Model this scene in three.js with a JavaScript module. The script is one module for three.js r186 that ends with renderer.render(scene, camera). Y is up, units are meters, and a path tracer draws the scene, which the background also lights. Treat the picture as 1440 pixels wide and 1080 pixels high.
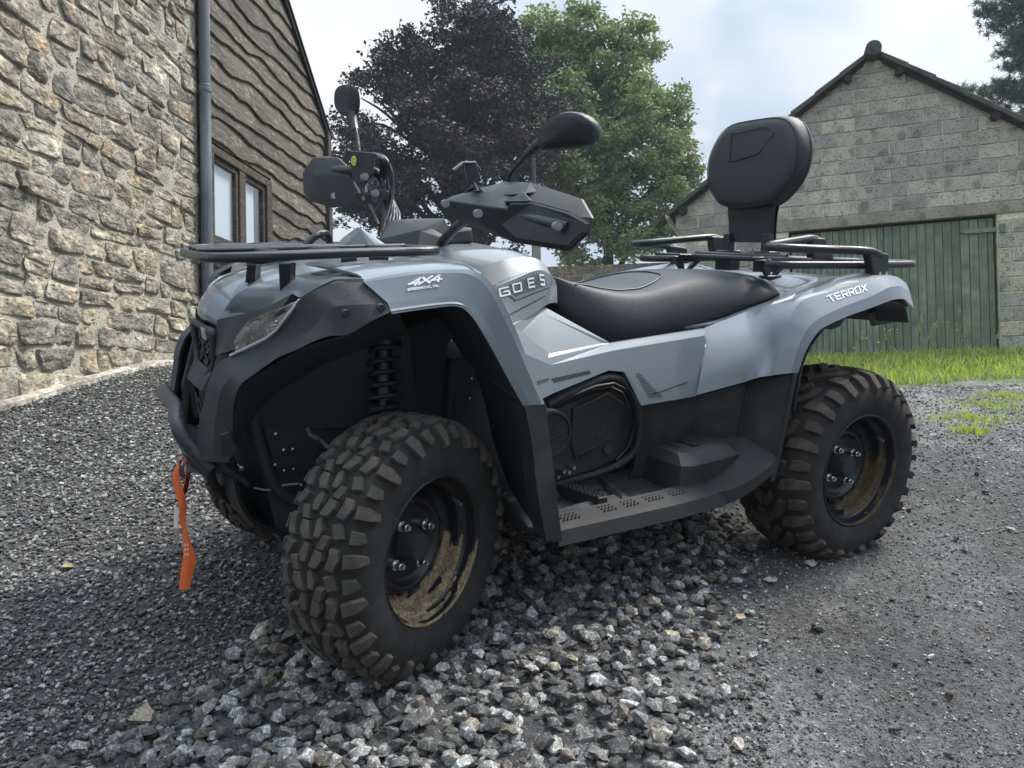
import * as THREE from 'three';
import { ConvexGeometry } from 'three/addons/geometries/ConvexGeometry.js';
import { mergeGeometries, mergeVertices, toCreasedNormals } from 'three/addons/utils/BufferGeometryUtils.js';

// ---------- camera, sky, sun, exposure ----------
const scene = new THREE.Scene();
const camera = new THREE.PerspectiveCamera(53.0, 4 / 3, 0.05, 400);
camera.rotation.order = 'YXZ';
camera.position.set(0, 0.92, 0);
camera.rotation.set(0.01571, 0, -0.02007);

function hash(x, y, s) { let h = Math.imul(x, 374761393) ^ Math.imul(y, 668265263) ^ Math.imul(s, 2147483647); h = Math.imul(h ^ (h >>> 13), 1274126177); return ((h ^ (h >>> 16)) >>> 0) / 4294967296; }
function vnoise(x, y, s, p) {                       // value noise, period p cells (0: none)
  const xi = Math.floor(x), yi = Math.floor(y), fx = x - xi, fy = y - yi, u = fx * fx * (3 - 2 * fx), v = fy * fy * (3 - 2 * fy);
  const w = p ? (a) => ((a % p) + p) % p : (a) => a;
  const a = hash(w(xi), w(yi), s), b = hash(w(xi + 1), w(yi), s), c = hash(w(xi), w(yi + 1), s), d = hash(w(xi + 1), w(yi + 1), s);
  return a + (b - a) * u + (c - a) * v + (a - b - c + d) * u * v;
}
function fbm(x, y, s, o = 4, p = 0) { let t = 0, a = .5, n = 0; for (let i = 0; i < o; i++) { t += a * vnoise(x, y, s + i, p); n += a; a *= .5; x *= 2; y *= 2; p *= 2; } return t / n; }
const sst = (a, b, x) => { const t = Math.min(1, Math.max(0, (x - a) / (b - a))); return t * t * (3 - 2 * t); };
const lerp = (a, b, t) => a + (b - a) * t;

const SUN = new THREE.Vector3(.50, .80, -.40).normalize();
{ // hazy summer sky with soft cumulus: one equirectangular texture that also lights the place
  const W = 1024, H = 512, d = new Float32Array(W * H * 4);
  const lobes = [[-.24, .45, -1, .2, .7], [.17, .52, -1, .11, .4], [.62, .50, -1, .25, .55], [-.26, .26, -1, .16, .4], [-.9, .5, -.8, .4, .4], [.25, .28, -1, .05, .5]].map(([x, y, z, r, a]) => [new THREE.Vector3(x, y, z).normalize(), r, a]);
  const v = new THREE.Vector3();
  for (let j = 0; j < H; j++) for (let i = 0; i < W; i++) {
    const lat = (j + .5) / H * Math.PI - Math.PI / 2, lon = (i + .5) / W * 2 * Math.PI - Math.PI;
    v.set(Math.cos(lat) * Math.cos(lon), Math.sin(lat), Math.cos(lat) * Math.sin(lon));
    const up = Math.max(0, v.y), k = 1 / (up + .28);
    const n = fbm(v.x * k * 2.1 + 7.3, v.z * k * 2.1 + 3.1, 5, 6), n2 = fbm(v.x * k * 6 + 1.7, v.z * k * 6 + 9.2, 15, 5);
    let c = sst(.48, .74, n * .7 + n2 * .3) * .6;
    for (const [q, r, a] of lobes) { const dd = q.distanceTo(v) + (n2 - .5) * .26; c += a * 1.25 * sst(r * 1.15, r * .3, dd); }
    c = Math.min(1, c);
    const veil = .5 + .5 * n;
    const glow = Math.pow(Math.max(0, v.dot(SUN)), 6);
    const b = lerp(.9, 1.06, veil), zen = 1 + 1.9 * sst(.42, .95, up);   // an overcast sky is brightest overhead
    const sky = [.49 * b, .59 * b, .72 * b], cl = [.92, .94, .965], g = 1 + .6 * glow;
    const o = (j * W + i) * 4, hz = v.y < 0 ? lerp(1, .25, sst(0, -.25, v.y)) : 1;
    for (let q = 0; q < 3; q++) d[o + q] = lerp(sky[q], cl[q] * lerp(.78, 1.14, n2), c) * g * hz * zen * .69;
    d[o + 3] = 1;
  }
  const t = new THREE.DataTexture(d, W, H, THREE.RGBAFormat, THREE.FloatType);
  t.mapping = THREE.EquirectangularReflectionMapping; t.magFilter = t.minFilter = THREE.LinearFilter; t.needsUpdate = true;
  scene.background = t; scene.environment = t;
}
const sun = new THREE.DirectionalLight(new THREE.Color(1, .95, .86), 3.3);
sun.position.copy(SUN).multiplyScalar(30); sun.castShadow = true; sun.shadow.radius = 26; sun.shadow.mapSize.set(2048, 2048);
Object.assign(sun.shadow.camera, { left: -14, right: 14, top: 14, bottom: -14, near: 1, far: 70 });
scene.add(sun, sun.target); sun.target.position.set(1, 1, -5);
scene.fog = new THREE.FogExp2(0xe6ebf0, .0014);   // summer haze
const renderer = new THREE.WebGLRenderer({ antialias: true });
renderer.setSize(1024, 768);
renderer.shadowMap.enabled = true;
renderer.toneMapping = THREE.LinearToneMapping;
renderer.toneMappingExposure = 1.58;

// ---------- helpers ----------
let seed = 7;
const rnd = () => { seed = (seed + 0x6D2B79F5) | 0; let t = Math.imul(seed ^ (seed >>> 15), 1 | seed); t = (t + Math.imul(t ^ (t >>> 7), 61 | t)) ^ t; return ((t ^ (t >>> 14)) >>> 0) / 4294967296; };
const rr = (a, b) => a + (b - a) * rnd();
const V = (a, b, c) => Array.isArray(a) ? new THREE.Vector3(...a) : new THREE.Vector3(a, b, c);
const used = {};
function numbered(n) { used[n] = (used[n] ?? -1) + 1; return used[n] ? `${n}_${String(used[n]).padStart(3, '0')}` : n; }
function tag(o, label, category, group, kind) { if (label) o.userData.label = label; if (category) o.userData.category = category; if (group) o.userData.group = group; if (kind) o.userData.kind = kind; return o; }
function thing(name, label, category, pos = [0, 0, 0], turn = 0, group) { const o = new THREE.Group(); o.name = numbered(name); o.position.set(...pos); o.rotation.y = turn; scene.add(o); return tag(o, label, category, group); }
function mesh(name, geo, mat, parent) { const m = new THREE.Mesh(geo, mat); m.name = parent ? name : numbered(name); m.castShadow = m.receiveShadow = true; (parent ?? scene).add(m); return m; }
const plain = (g) => { g = g.index ? g.toNonIndexed() : g; for (const k of Object.keys(g.attributes)) if (!['position', 'normal', 'uv'].includes(k)) g.deleteAttribute(k); if (!g.attributes.normal) g.computeVertexNormals(); if (!g.attributes.uv) g.setAttribute('uv', new THREE.BufferAttribute(new Float32Array(g.attributes.position.count * 2), 2)); return g; };
const join = (gs) => mergeGeometries(gs.map(plain));
function boxUV(g, s = 1, o = 0) {                   // metric uv by dominant face direction
  g = plain(g); const p = g.attributes.position, u = new Float32Array(p.count * 2), a = V(0, 0, 0), b = V(0, 0, 0), c = V(0, 0, 0), n = V(0, 0, 0);
  for (let i = 0; i < p.count; i += 3) {
    a.fromBufferAttribute(p, i); b.fromBufferAttribute(p, i + 1); c.fromBufferAttribute(p, i + 2); n.copy(b).sub(a).cross(c.clone().sub(a));
    const x = Math.abs(n.x), y = Math.abs(n.y), z = Math.abs(n.z);
    [a, b, c].forEach((q, k) => { const [U, W] = x > y && x > z ? [q.z, q.y] : y > z ? [q.x, q.z] : [q.x, q.y]; u[(i + k) * 2] = U * s + o; u[(i + k) * 2 + 1] = W * s + o * 1.7; });
  }
  g.setAttribute('uv', new THREE.BufferAttribute(u, 2)); return g;
}
function fromTris(pts, idx, crease = .6) {
  const g = new THREE.BufferGeometry(); g.setAttribute('position', new THREE.Float32BufferAttribute(pts.flatMap((q) => [q.x, q.y, q.z]), 3)); g.setIndex(idx);
  return boxUV(crease < 0 ? (g.computeVertexNormals(), g) : toCreasedNormals(g, crease));
}
const crv = (pts, t = .5) => new THREE.CatmullRomCurve3(pts.map((q) => V(q)), false, 'catmullrom', t);
function path(pts, r) {                              // polyline with rounded corners as a curve
  const P = pts.map((q) => V(q)), c = new THREE.CurvePath();
  let last = P[0];
  for (let i = 1; i < P.length - 1; i++) {
    const a = P[i].clone().add(P[i - 1].clone().sub(P[i]).setLength(Math.min(r, P[i].distanceTo(P[i - 1]) * .49))), b = P[i].clone().add(P[i + 1].clone().sub(P[i]).setLength(Math.min(r, P[i].distanceTo(P[i + 1]) * .49)));
    c.add(new THREE.LineCurve3(last, a)); c.add(new THREE.QuadraticBezierCurve3(a, P[i], b)); last = b;
  }
  c.add(new THREE.LineCurve3(last, P[P.length - 1]));
  const pp = []; for (const s of c.curves) { const n = s.isLineCurve3 ? 2 : 6; for (let i = pp.length ? 1 : 0; i <= n; i++) pp.push(s.getPoint(i / n)); }
  return pp;
}
function tube(pts, r, rad = 10, caps = true) {       // tube through the points, straight between them
  const P = pts.map((q) => Array.isArray(q) ? V(q) : q), n = P.length, R = typeof r === 'number' ? () => r : r, v = [], idx = [];
  let nn = V(0, 0, 0), t0 = P[1].clone().sub(P[0]).normalize(); nn.set(Math.abs(t0.y) > .9 ? 1 : 0, Math.abs(t0.y) > .9 ? 0 : 1, 0).addScaledVector(t0, -t0.dot(nn)); nn.addScaledVector(t0, -t0.dot(nn)).normalize();
  for (let i = 0; i < n; i++) {
    const t = (i === 0 ? t0.clone() : i === n - 1 ? P[i].clone().sub(P[i - 1]) : P[i + 1].clone().sub(P[i - 1])).normalize();
    nn.addScaledVector(t, -t.dot(nn)).normalize(); const b = t.clone().cross(nn);
    for (let k = 0; k < rad; k++) { const a = k / rad * 2 * Math.PI; v.push(P[i].clone().addScaledVector(nn, Math.cos(a) * R(i / (n - 1))).addScaledVector(b, Math.sin(a) * R(i / (n - 1)))); }
    if (i) for (let k = 0; k < rad; k++) { const o = (i - 1) * rad, k2 = (k + 1) % rad; idx.push(o + k, o + k2, o + rad + k2, o + k, o + rad + k2, o + rad + k); }
  }
  if (caps) for (const [e, s] of [[0, 1], [n - 1, -1]]) { v.push(P[e].clone().addScaledVector(P[e ? e - 1 : 1].clone().sub(P[e]).normalize(), -R(e ? 1 : 0) * .35)); for (let k = 0; k < rad; k++) { const a = e * rad + k, b = e * rad + (k + 1) % rad; s > 0 ? idx.push(v.length - 1, b, a) : idx.push(v.length - 1, a, b); } }
  return fromTris(v, idx, .9);
}
const ctube = (pts, r, n = 24, rad = 10) => tube(crv(pts).getPoints(n), r, rad);
function net(rows, o = {}) {                         // shell spanned by rows of control points; smooth along the rows, straight (or smooth) across them
  const { nu = 24, nv = 1, t = .006, smooth = false, crease = .45, lin = false } = o;
  let R = rows.map((r) => lin ? r.map((q) => V(q)) : crv(r, o.ten ?? .5).getPoints(nu));
  const cu = R[0].length;
  if (nv > 1) { const out = []; const cols = []; for (let i = 0; i < cu; i++) { const q = R.map((r) => r[i]); cols.push(smooth ? new THREE.CatmullRomCurve3(q, false, 'catmullrom', .5).getPoints(nv * (R.length - 1)) : q.flatMap((a, k) => k === q.length - 1 ? [a] : Array.from({ length: nv }, (_, m) => a.clone().lerp(q[k + 1], m / nv)))); } for (let k = 0; k < cols[0].length; k++) out.push(cols.map((c) => c[k])); R = out; }
  const cv = R.length, nrm = [], f = o.flip ? -1 : 1, per = nv;
  for (let j = 0; j < cv; j++) for (let i = 0; i < cu; i++) { const a = R[j][Math.min(cu - 1, i + 1)].clone().sub(R[j][Math.max(0, i - 1)]), b = R[Math.min(cv - 1, j + 1)][i].clone().sub(R[Math.max(0, j - 1)][i]); nrm.push(a.cross(b).normalize()); }
  const F = R.flat(), B = F.map((p, k) => p.clone().addScaledVector(nrm[k], -t * f)), gs = [];
  const strip = (S, j0, j1, back) => { const v = [], idx = [], q = (a, b, c, d) => (f > 0) !== back ? idx.push(a, b, c, a, c, d) : idx.push(a, c, b, a, d, c); for (let j = j0; j <= j1; j++) for (let i = 0; i < cu; i++) v.push(S[j * cu + i]); for (let j = 0; j < j1 - j0; j++) for (let i = 0; i < cu - 1; i++) { const a = j * cu + i; q(a, a + 1, a + cu + 1, a + cu); } gs.push(fromTris(v, idx, -1)); };
  if (smooth) { strip(F, 0, cv - 1, false); strip(B, 0, cv - 1, true); } else for (let j = 0; j < cv - 1; j += per) { strip(F, j, j + per, false); strip(B, j, j + per, true); }
  const rim = [...Array(cu).keys(), ...Array.from({ length: cv - 1 }, (_, j) => (j + 2) * cu - 1), ...Array.from({ length: cu - 1 }, (_, i) => cv * cu - 2 - i), ...Array.from({ length: cv - 2 }, (_, j) => (cv - 2 - j) * cu)], rv = [], ri = [];
  for (let k = 0; k < rim.length; k++) { const a = rim[k], b = rim[(k + 1) % rim.length], n = rv.length; rv.push(F[a], B[a], B[b], F[b]); f > 0 ? ri.push(n, n + 1, n + 2, n, n + 2, n + 3) : ri.push(n, n + 2, n + 1, n, n + 3, n + 2); }
  gs.push(fromTris(rv, ri, .5)); return join(gs);
}
function hull(pts, r = .004) {                       // convex body with chamfered edges
  const P = []; for (const q of pts) { const a = V(q); if (!r) { P.push(a); continue; } for (const [x, y, z] of [[1, 0, 0], [-1, 0, 0], [0, 1, 0], [0, -1, 0], [0, 0, 1], [0, 0, -1]]) P.push(V(a.x + x * r, a.y + y * r, a.z + z * r)); for (const x of [-.6, .6]) for (const y of [-.6, .6]) for (const z of [-.6, .6]) P.push(V(a.x + x * r, a.y + y * r, a.z + z * r)); }
  const g = new ConvexGeometry(P); g.deleteAttribute('normal'); return boxUV(toCreasedNormals(mergeVertices(g, 1e-5), .3));
}
function plate(out, depth, bev = .003) {             // flat 3-D outline (array of points, seen counter-clockwise from its front) pushed back by the vector depth, front edge chamfered
  const P = out.map((q) => V(q)), D = V(depth), n = P.length, c = P.reduce((a, q) => a.add(q), V(0, 0, 0)).divideScalar(n);
  const e1 = P[1].clone().sub(P[0]).normalize(), nz = V(0, 0, 0); for (let i = 0; i < n; i++) nz.add(P[i].clone().sub(c).cross(P[(i + 1) % n].clone().sub(c))); nz.normalize(); const e2 = nz.clone().cross(e1);
  const p2 = P.map((q) => new THREE.Vector2(q.clone().sub(c).dot(e1), q.clone().sub(c).dot(e2)));
  const ins = P.map((q, i) => { const a = p2[(i + n - 1) % n], b = p2[i], d = p2[(i + 1) % n], u = b.clone().sub(a).normalize(), w = d.clone().sub(b).normalize(), m = new THREE.Vector2(-(u.y + w.y), u.x + w.x); const l = m.length() || 1; m.divideScalar(l); const k = bev / Math.max(.35, m.dot(new THREE.Vector2(-u.y, u.x))); return q.clone().addScaledVector(e1, m.x * k).addScaledVector(e2, m.y * k); });
  const f = Math.sign(nz.dot(D)) > 0 ? -1 : 1, v = [...ins, ...P.map((q) => q.clone().addScaledVector(nz, -bev * f)), ...P.map((q) => q.clone().add(D))], idx = [];
  for (const [a, b, d] of THREE.ShapeUtils.triangulateShape(p2, [])) { f > 0 ? idx.push(a, b, d) : idx.push(a, d, b); f > 0 ? idx.push(2 * n + a, 2 * n + d, 2 * n + b) : idx.push(2 * n + a, 2 * n + b, 2 * n + d); }
  for (let k = 0; k < 2; k++) for (let i = 0; i < n; i++) { const j = (i + 1) % n, a = k * n + i, b = k * n + j, c2 = a + n, d = b + n; f > 0 ? idx.push(a, c2, b, b, c2, d) : idx.push(a, b, c2, b, d, c2); }
  return fromTris(v, idx, .3);
}
function facets(verts, faces, t, z = 0) {            // faceted sheet pushed back along t (a vector)
  const P = verts.map((q) => V(q)), N = P.length, v = [...P, ...P.map((q) => q.clone().add(V(t)))], idx = [], edge = new Map();
  for (const f of faces) for (let i = 0; i < f.length; i++) { const a = f[i], b = f[(i + 1) % f.length]; edge.set(a + '_' + b, 1); if (i > 0 && i < f.length - 1) { idx.push(f[0], a, b, N + f[0], N + b, N + a); } }
  for (const k of edge.keys()) { const [a, b] = k.split('_').map(Number); if (!edge.has(b + '_' + a)) idx.push(a, N + a, N + b, a, N + b, b); }
  return fromTris(v, idx, .2);
}
const cyl = (a, b, r, seg = 12, r2 = r) => { const A = V(a), B = V(b); const g = new THREE.CylinderGeometry(r2, r, A.distanceTo(B), seg); g.applyQuaternion(new THREE.Quaternion().setFromUnitVectors(V(0, 1, 0), B.clone().sub(A).normalize())); g.translate(...A.add(B).multiplyScalar(.5).toArray()); return g; };
function mirrorZ(g) { g = plain(g.clone()); const p = g.attributes.position, n = g.attributes.normal, u = g.attributes.uv; for (const a of [p, n]) for (let i = 0; i < a.count; i++) a.setZ(i, -a.getZ(i)); for (const a of [p, n, u]) { const s = a.itemSize; for (let i = 0; i < a.count; i += 3) for (let k = 0; k < s; k++) { const x = a.array[(i + 1) * s + k]; a.array[(i + 1) * s + k] = a.array[(i + 2) * s + k]; a.array[(i + 2) * s + k] = x; } } return g; }

// ---------- textures ----------
function tex(n, fn, srgb = true) {
  const d = new Uint8Array(n * n * 4);
  for (let j = 0; j < n; j++) for (let i = 0; i < n; i++) { const c = fn(i / n, j / n), o = (j * n + i) * 4; for (let k = 0; k < 3; k++) d[o + k] = Math.max(0, Math.min(255, (Array.isArray(c) ? c[k] : c) * 255)); d[o + 3] = 255; }
  const t = new THREE.DataTexture(d, n, n, THREE.RGBAFormat); t.wrapS = t.wrapT = THREE.RepeatWrapping; t.magFilter = THREE.LinearFilter; t.minFilter = THREE.LinearMipmapLinearFilter; t.generateMipmaps = true; if (srgb) t.colorSpace = THREE.SRGBColorSpace; t.needsUpdate = true; return t;
}
const rep = (t, x, y = x) => { const c = t.clone(); c.repeat.set(x, y); c.needsUpdate = true; return c; };
const TX = {
  stone: tex(512, (u, v) => { const a = fbm(u * 6, v * 6, 1, 5, 6), b = fbm(u * 40, v * 40, 9, 3, 40), l = sst(.56, .66, fbm(u * 11, v * 11, 31, 4, 11)), r = sst(.55, .75, fbm(u * 4, v * 4, 51, 4, 4)); const k = .5 + .5 * a + .4 * (b - .5); return [k * lerp(1, 1.02, r) + l * .18, k * lerp(.975, .93, r) + l * .18, k * lerp(.92, .82, r) + l * .16].map((x) => x * .92); }),
  stoneB: tex(512, (u, v) => { const r = Math.abs(fbm(u * 7, v * 16, 3, 5, 7) - .5) * 2; return .55 * (1 - r) + .45 * fbm(u * 30, v * 30, 8, 4, 30); }, false),
  block: tex(512, (u, v) => { const a = fbm(u * 5, v * 5, 2, 4, 5), b = hash(Math.floor(u * 256), Math.floor(v * 256), 4), p = sst(.62, .78, fbm(u * 90, v * 90, 6, 3, 90)), st = sst(.55, .8, fbm(u * 5, v * 5, 77, 6, 5)); const k = (.72 + .22 * a + .16 * (b - .5)) * (1 - .30 * p) * (1 - .22 * st); return [k, k * .985, k * .93]; }),
  blockB: tex(512, (u, v) => .8 * (1 - sst(.60, .78, fbm(u * 90, v * 90, 6, 3, 90))) + .2 * hash(Math.floor(u * 256), Math.floor(v * 256), 4), false),
  rock: tex(512, (u, v) => { const a = fbm(u * 5, v * 5, 131, 5, 5), w = sst(.56, .70, fbm(u * 9, v * 9, 141, 5, 9)), f = sst(.60, .72, fbm(u * 40, v * 40, 151, 3, 40)), k = .56 + .40 * (a - .5) + .30 * w + .25 * f; return [k, k * .995, k * .985]; }),
  wood: tex(512, (u, v) => { const g = fbm(u * 4, v * 64, 12, 4, 4), s = fbm(u * 16, v * 130, 22, 3, 16), m = fbm(u * 5, v * 5, 32, 4, 5), l = sst(.62, .75, fbm(u * 24, v * 40, 45, 3, 24)); const k = .45 + .35 * g + .25 * (s - .5) + .3 * (m - .5) + .25 * l; return [k, k * .95, k * .87]; }),
  woodB: tex(512, (u, v) => .6 * fbm(u * 4, v * 64, 12, 4, 4) + .4 * fbm(u * 16, v * 130, 22, 3, 16), false),
  paint: tex(512, (u, v) => { const g = fbm(u * 60, v * 4, 17, 4, 4), m = fbm(u * 6, v * 6, 37, 5, 6); const k = .78 + .25 * (g - .5) + .4 * (m - .5); return [k, k, k * .97]; }),
  grain: tex(256, (u, v) => .5 * hash(Math.floor(u * 256), Math.floor(v * 256), 3) + .5 * fbm(u * 64, v * 64, 13, 2, 64), false),
  dust: tex(512, (u, v) => { const a = fbm(u * 5, v * 5, 61, 6, 5), b = fbm(u * 50, v * 50, 71, 2, 50); const k = sst(.35, .8, a) * .6 + .25 * b + .5 * sst(.74, .86, fbm(u * 34, v * 60, 63, 3, 34)); return [lerp(.6, 1, k), lerp(.6, .985, k), lerp(.6, .95, k)]; }),
  ground: tex(1024, (u, v) => { const a = fbm(u * 6, v * 6, 81, 5, 6), b = fbm(u * 128, v * 128, 82, 3, 128), c = hash(Math.floor(u * 512), Math.floor(v * 512), 5), w = sst(.985, 1, hash(Math.floor(u * 341), Math.floor(v * 341), 6)), q = sst(.6, .78, fbm(u * 10, v * 10, 91, 5, 10)); const k = .36 + .18 * (a - .5) + .3 * (b - .5) + .16 * (c - .5) + .10 * q + .3 * w; return [k * 1.0, k * .995, k * .98]; }),
  groundB: tex(1024, (u, v) => .6 * fbm(u * 128, v * 128, 82, 3, 128) + .4 * hash(Math.floor(u * 512), Math.floor(v * 512), 5), false),
  mud: tex(512, (u, v) => { const a = sst(.38, .6, fbm(u * 9, v * 9, 101, 6, 9)); const b = fbm(u * 40, v * 40, 102, 3, 40); return [lerp(.46, .54, a) * (.6 + .8 * b), lerp(.41, .48, a) * (.6 + .8 * b), lerp(.33, .385, a) * (.6 + .8 * b)]; }),
};
const std = (o) => new THREE.MeshStandardMaterial(o), lin3 = (r, g, b) => new THREE.Color().setRGB(r, g, b);
const M = {
  paint: new THREE.MeshPhysicalMaterial({ color: lin3(.138, .163, .180), roughness: .36, clearcoat: .7, clearcoatRoughness: .05, metalness: 0 }),
  plastic: std({ color: lin3(.035, .038, .042), roughness: .52, bumpMap: rep(TX.grain, 9), bumpScale: .0006, map: rep(TX.dust, 2) }),
  dusty: std({ color: lin3(.048, .050, .052), roughness: .7, bumpMap: rep(TX.grain, 9), bumpScale: .0008, map: rep(TX.dust, 3.3) }),
  board: std({ color: lin3(.030, .031, .032), roughness: .72, bumpMap: rep(TX.grain, 9), bumpScale: .0008, map: rep(TX.dust, 3.3) }),
  dark: std({ color: lin3(.028, .032, .038), roughness: .65, bumpMap: rep(TX.grain, 7), bumpScale: .0005 }),
  tube: std({ color: lin3(.02, .022, .025), roughness: .38, bumpMap: rep(TX.grain, 12), bumpScale: .0004 }),
  vinyl: std({ color: lin3(.022, .023, .027), roughness: .55, bumpMap: rep(TX.grain, 10), bumpScale: .0008 }),
  rubber: std({ color: lin3(.032, .031, .029), roughness: .85, map: rep(TX.dust, 4), bumpMap: rep(TX.grain, 8), bumpScale: .0009 }),
  tread: std({ color: lin3(.125, .112, .096), roughness: .92, map: rep(TX.dust, 5), bumpMap: rep(TX.grain, 7), bumpScale: .0015 }),
  treadR: std({ color: lin3(.105, .086, .070), roughness: .92, map: rep(TX.dust, 5), bumpMap: rep(TX.grain, 7), bumpScale: .0015 }),
  rim: std({ color: lin3(.012, .013, .015), roughness: .3, metalness: .2 }),
  mud: std({ color: lin3(.8, .75, .66), roughness: .95, map: rep(TX.mud, 5), bumpMap: rep(TX.mud, 5), bumpScale: .002 }),
  chrome: std({ color: lin3(.65, .66, .67), roughness: .25, metalness: 1 }),
  steel: std({ color: lin3(.35, .36, .37), roughness: .45, metalness: .9 }),
  white: std({ color: lin3(.8, .81, .82), roughness: .4 }),
  black: std({ color: lin3(.012, .014, .018), roughness: .45 }),
  decal: std({ color: lin3(.065, .085, .105), roughness: .3 }),
  lens: new THREE.MeshPhysicalMaterial({ color: lin3(.9, .9, .88), roughness: .04, transmission: 1, thickness: 0, ior: 1.45 }),
  orange: new THREE.MeshPhysicalMaterial({ color: lin3(.72, .13, .03), roughness: .8, bumpMap: rep(TX.grain, 30), bumpScale: .0006 }),
  red: std({ color: lin3(.35, .02, .02), roughness: .3 }),
  yellow: std({ color: lin3(.65, .62, .05), roughness: .5 }),
};

// ---------- ground ----------
const GU = 20 * Math.PI / 180;
const garageDist = (x, z) => -Math.sin(GU) * (x - 2.589) + Math.cos(GU) * (z + 11.898);   // metres in front of the shed's gable
function groundH(x, z) {
  const plane = (-.0219 - .0265 * x - .2087 * z) / .9776;
  const dg = garageDist(x, z), cap = .93 + .33 * (1 - sst(.5, 2.9, dg)) + .27 * sst(-.3, -2.4, x) + .0 * z;
  const k = .07, h = Math.max(0, Math.min(1, .5 + .5 * (cap - plane) / k)), m = lerp(cap, plane, h) - k * h * (1 - h);
  const low = Math.max(m, -.75 + .1 * Math.max(0, -z));
  return low + .03 * (fbm(x * 1.3, z * 1.3, 201, 3) - .5) + .012 * (fbm(x * 9, z * 9, 211, 3) - .5);
}
const coarse = (x, z) => { // how deep in the heap of crushed stone a spot lies (0 outside)
  const n = (fbm(x * 2.4, z * 2.4, 221, 4) - .5) * .5;
  const right = .62 - .30 * sst(-2.4, -1.3, z) + n * .6, left = lerp(-.75, -.45, sst(-1.2, -2.0, z)) + n;
  return sst(left - .1, left + .12, x) * (1 - sst(right - .1, right + .08, x)) * (1 - sst(2.75, 3.1, -z));
};
{
  const axis = (lo, hi, step, a, b) => { const s = []; for (let x = a; x < b + 1e-6; x += step) s.push(x); let d = step; let x = a; while (x > lo) { d *= 1.35; x -= d; s.unshift(x); } d = step; x = b; while (x < hi) { d *= 1.35; x += d; s.push(x); } return s; };
  const xs = axis(-120, 120, .03, -3, 4.2), zs = axis(-200, 30, .03, -6, -.6), n = xs.length, m = zs.length;
  const p = new Float32Array(n * m * 3), u = new Float32Array(n * m * 2), col = new Float32Array(n * m * 3), idx = [];
  for (let j = 0; j < m; j++) for (let i = 0; i < n; i++) {
    const k = j * n + i, x = xs[i], z = zs[j], c = coarse(x, z);
    p[k * 3] = x; p[k * 3 + 1] = groundH(x, z) + .02 * c * fbm(x * 24, z * 24, 231, 2); p[k * 3 + 2] = z; u[k * 2] = x / 1.3; u[k * 2 + 1] = z / 1.3;
    const t = fbm(x * 1.9 + 4, z * 1.9, 241, 5), dusty = sst(.50, .68, t) * .35 + .4 * sst(.6, .9, fbm(x * 5, z * 5, 251, 4)), edge = sst(2.2, 1.2, Math.abs(x - .42 - .25 * (fbm(z * 3, 3, 261, 3) - .5)) * 12) * sst(1.9, 1.3, -z);
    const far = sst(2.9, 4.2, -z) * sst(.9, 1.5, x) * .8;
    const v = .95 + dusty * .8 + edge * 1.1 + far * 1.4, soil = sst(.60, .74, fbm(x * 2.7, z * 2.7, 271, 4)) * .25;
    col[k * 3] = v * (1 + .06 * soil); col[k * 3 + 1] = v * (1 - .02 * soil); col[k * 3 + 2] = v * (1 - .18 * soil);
  }
  for (let j = 0; j < m - 1; j++) for (let i = 0; i < n - 1; i++) { const a = j * n + i; idx.push(a, a + n, a + 1, a + 1, a + n, a + n + 1); }
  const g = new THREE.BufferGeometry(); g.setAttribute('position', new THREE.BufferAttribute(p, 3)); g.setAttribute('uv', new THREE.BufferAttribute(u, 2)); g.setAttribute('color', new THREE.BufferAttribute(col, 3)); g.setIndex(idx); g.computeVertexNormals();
  tag(mesh('ground', g, std({ color: lin3(.47, .47, .48), vertexColors: true, map: TX.ground, bumpMap: TX.groundB, bumpScale: .008, roughness: .92 })), null, null, null, 'structure');
}

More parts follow.
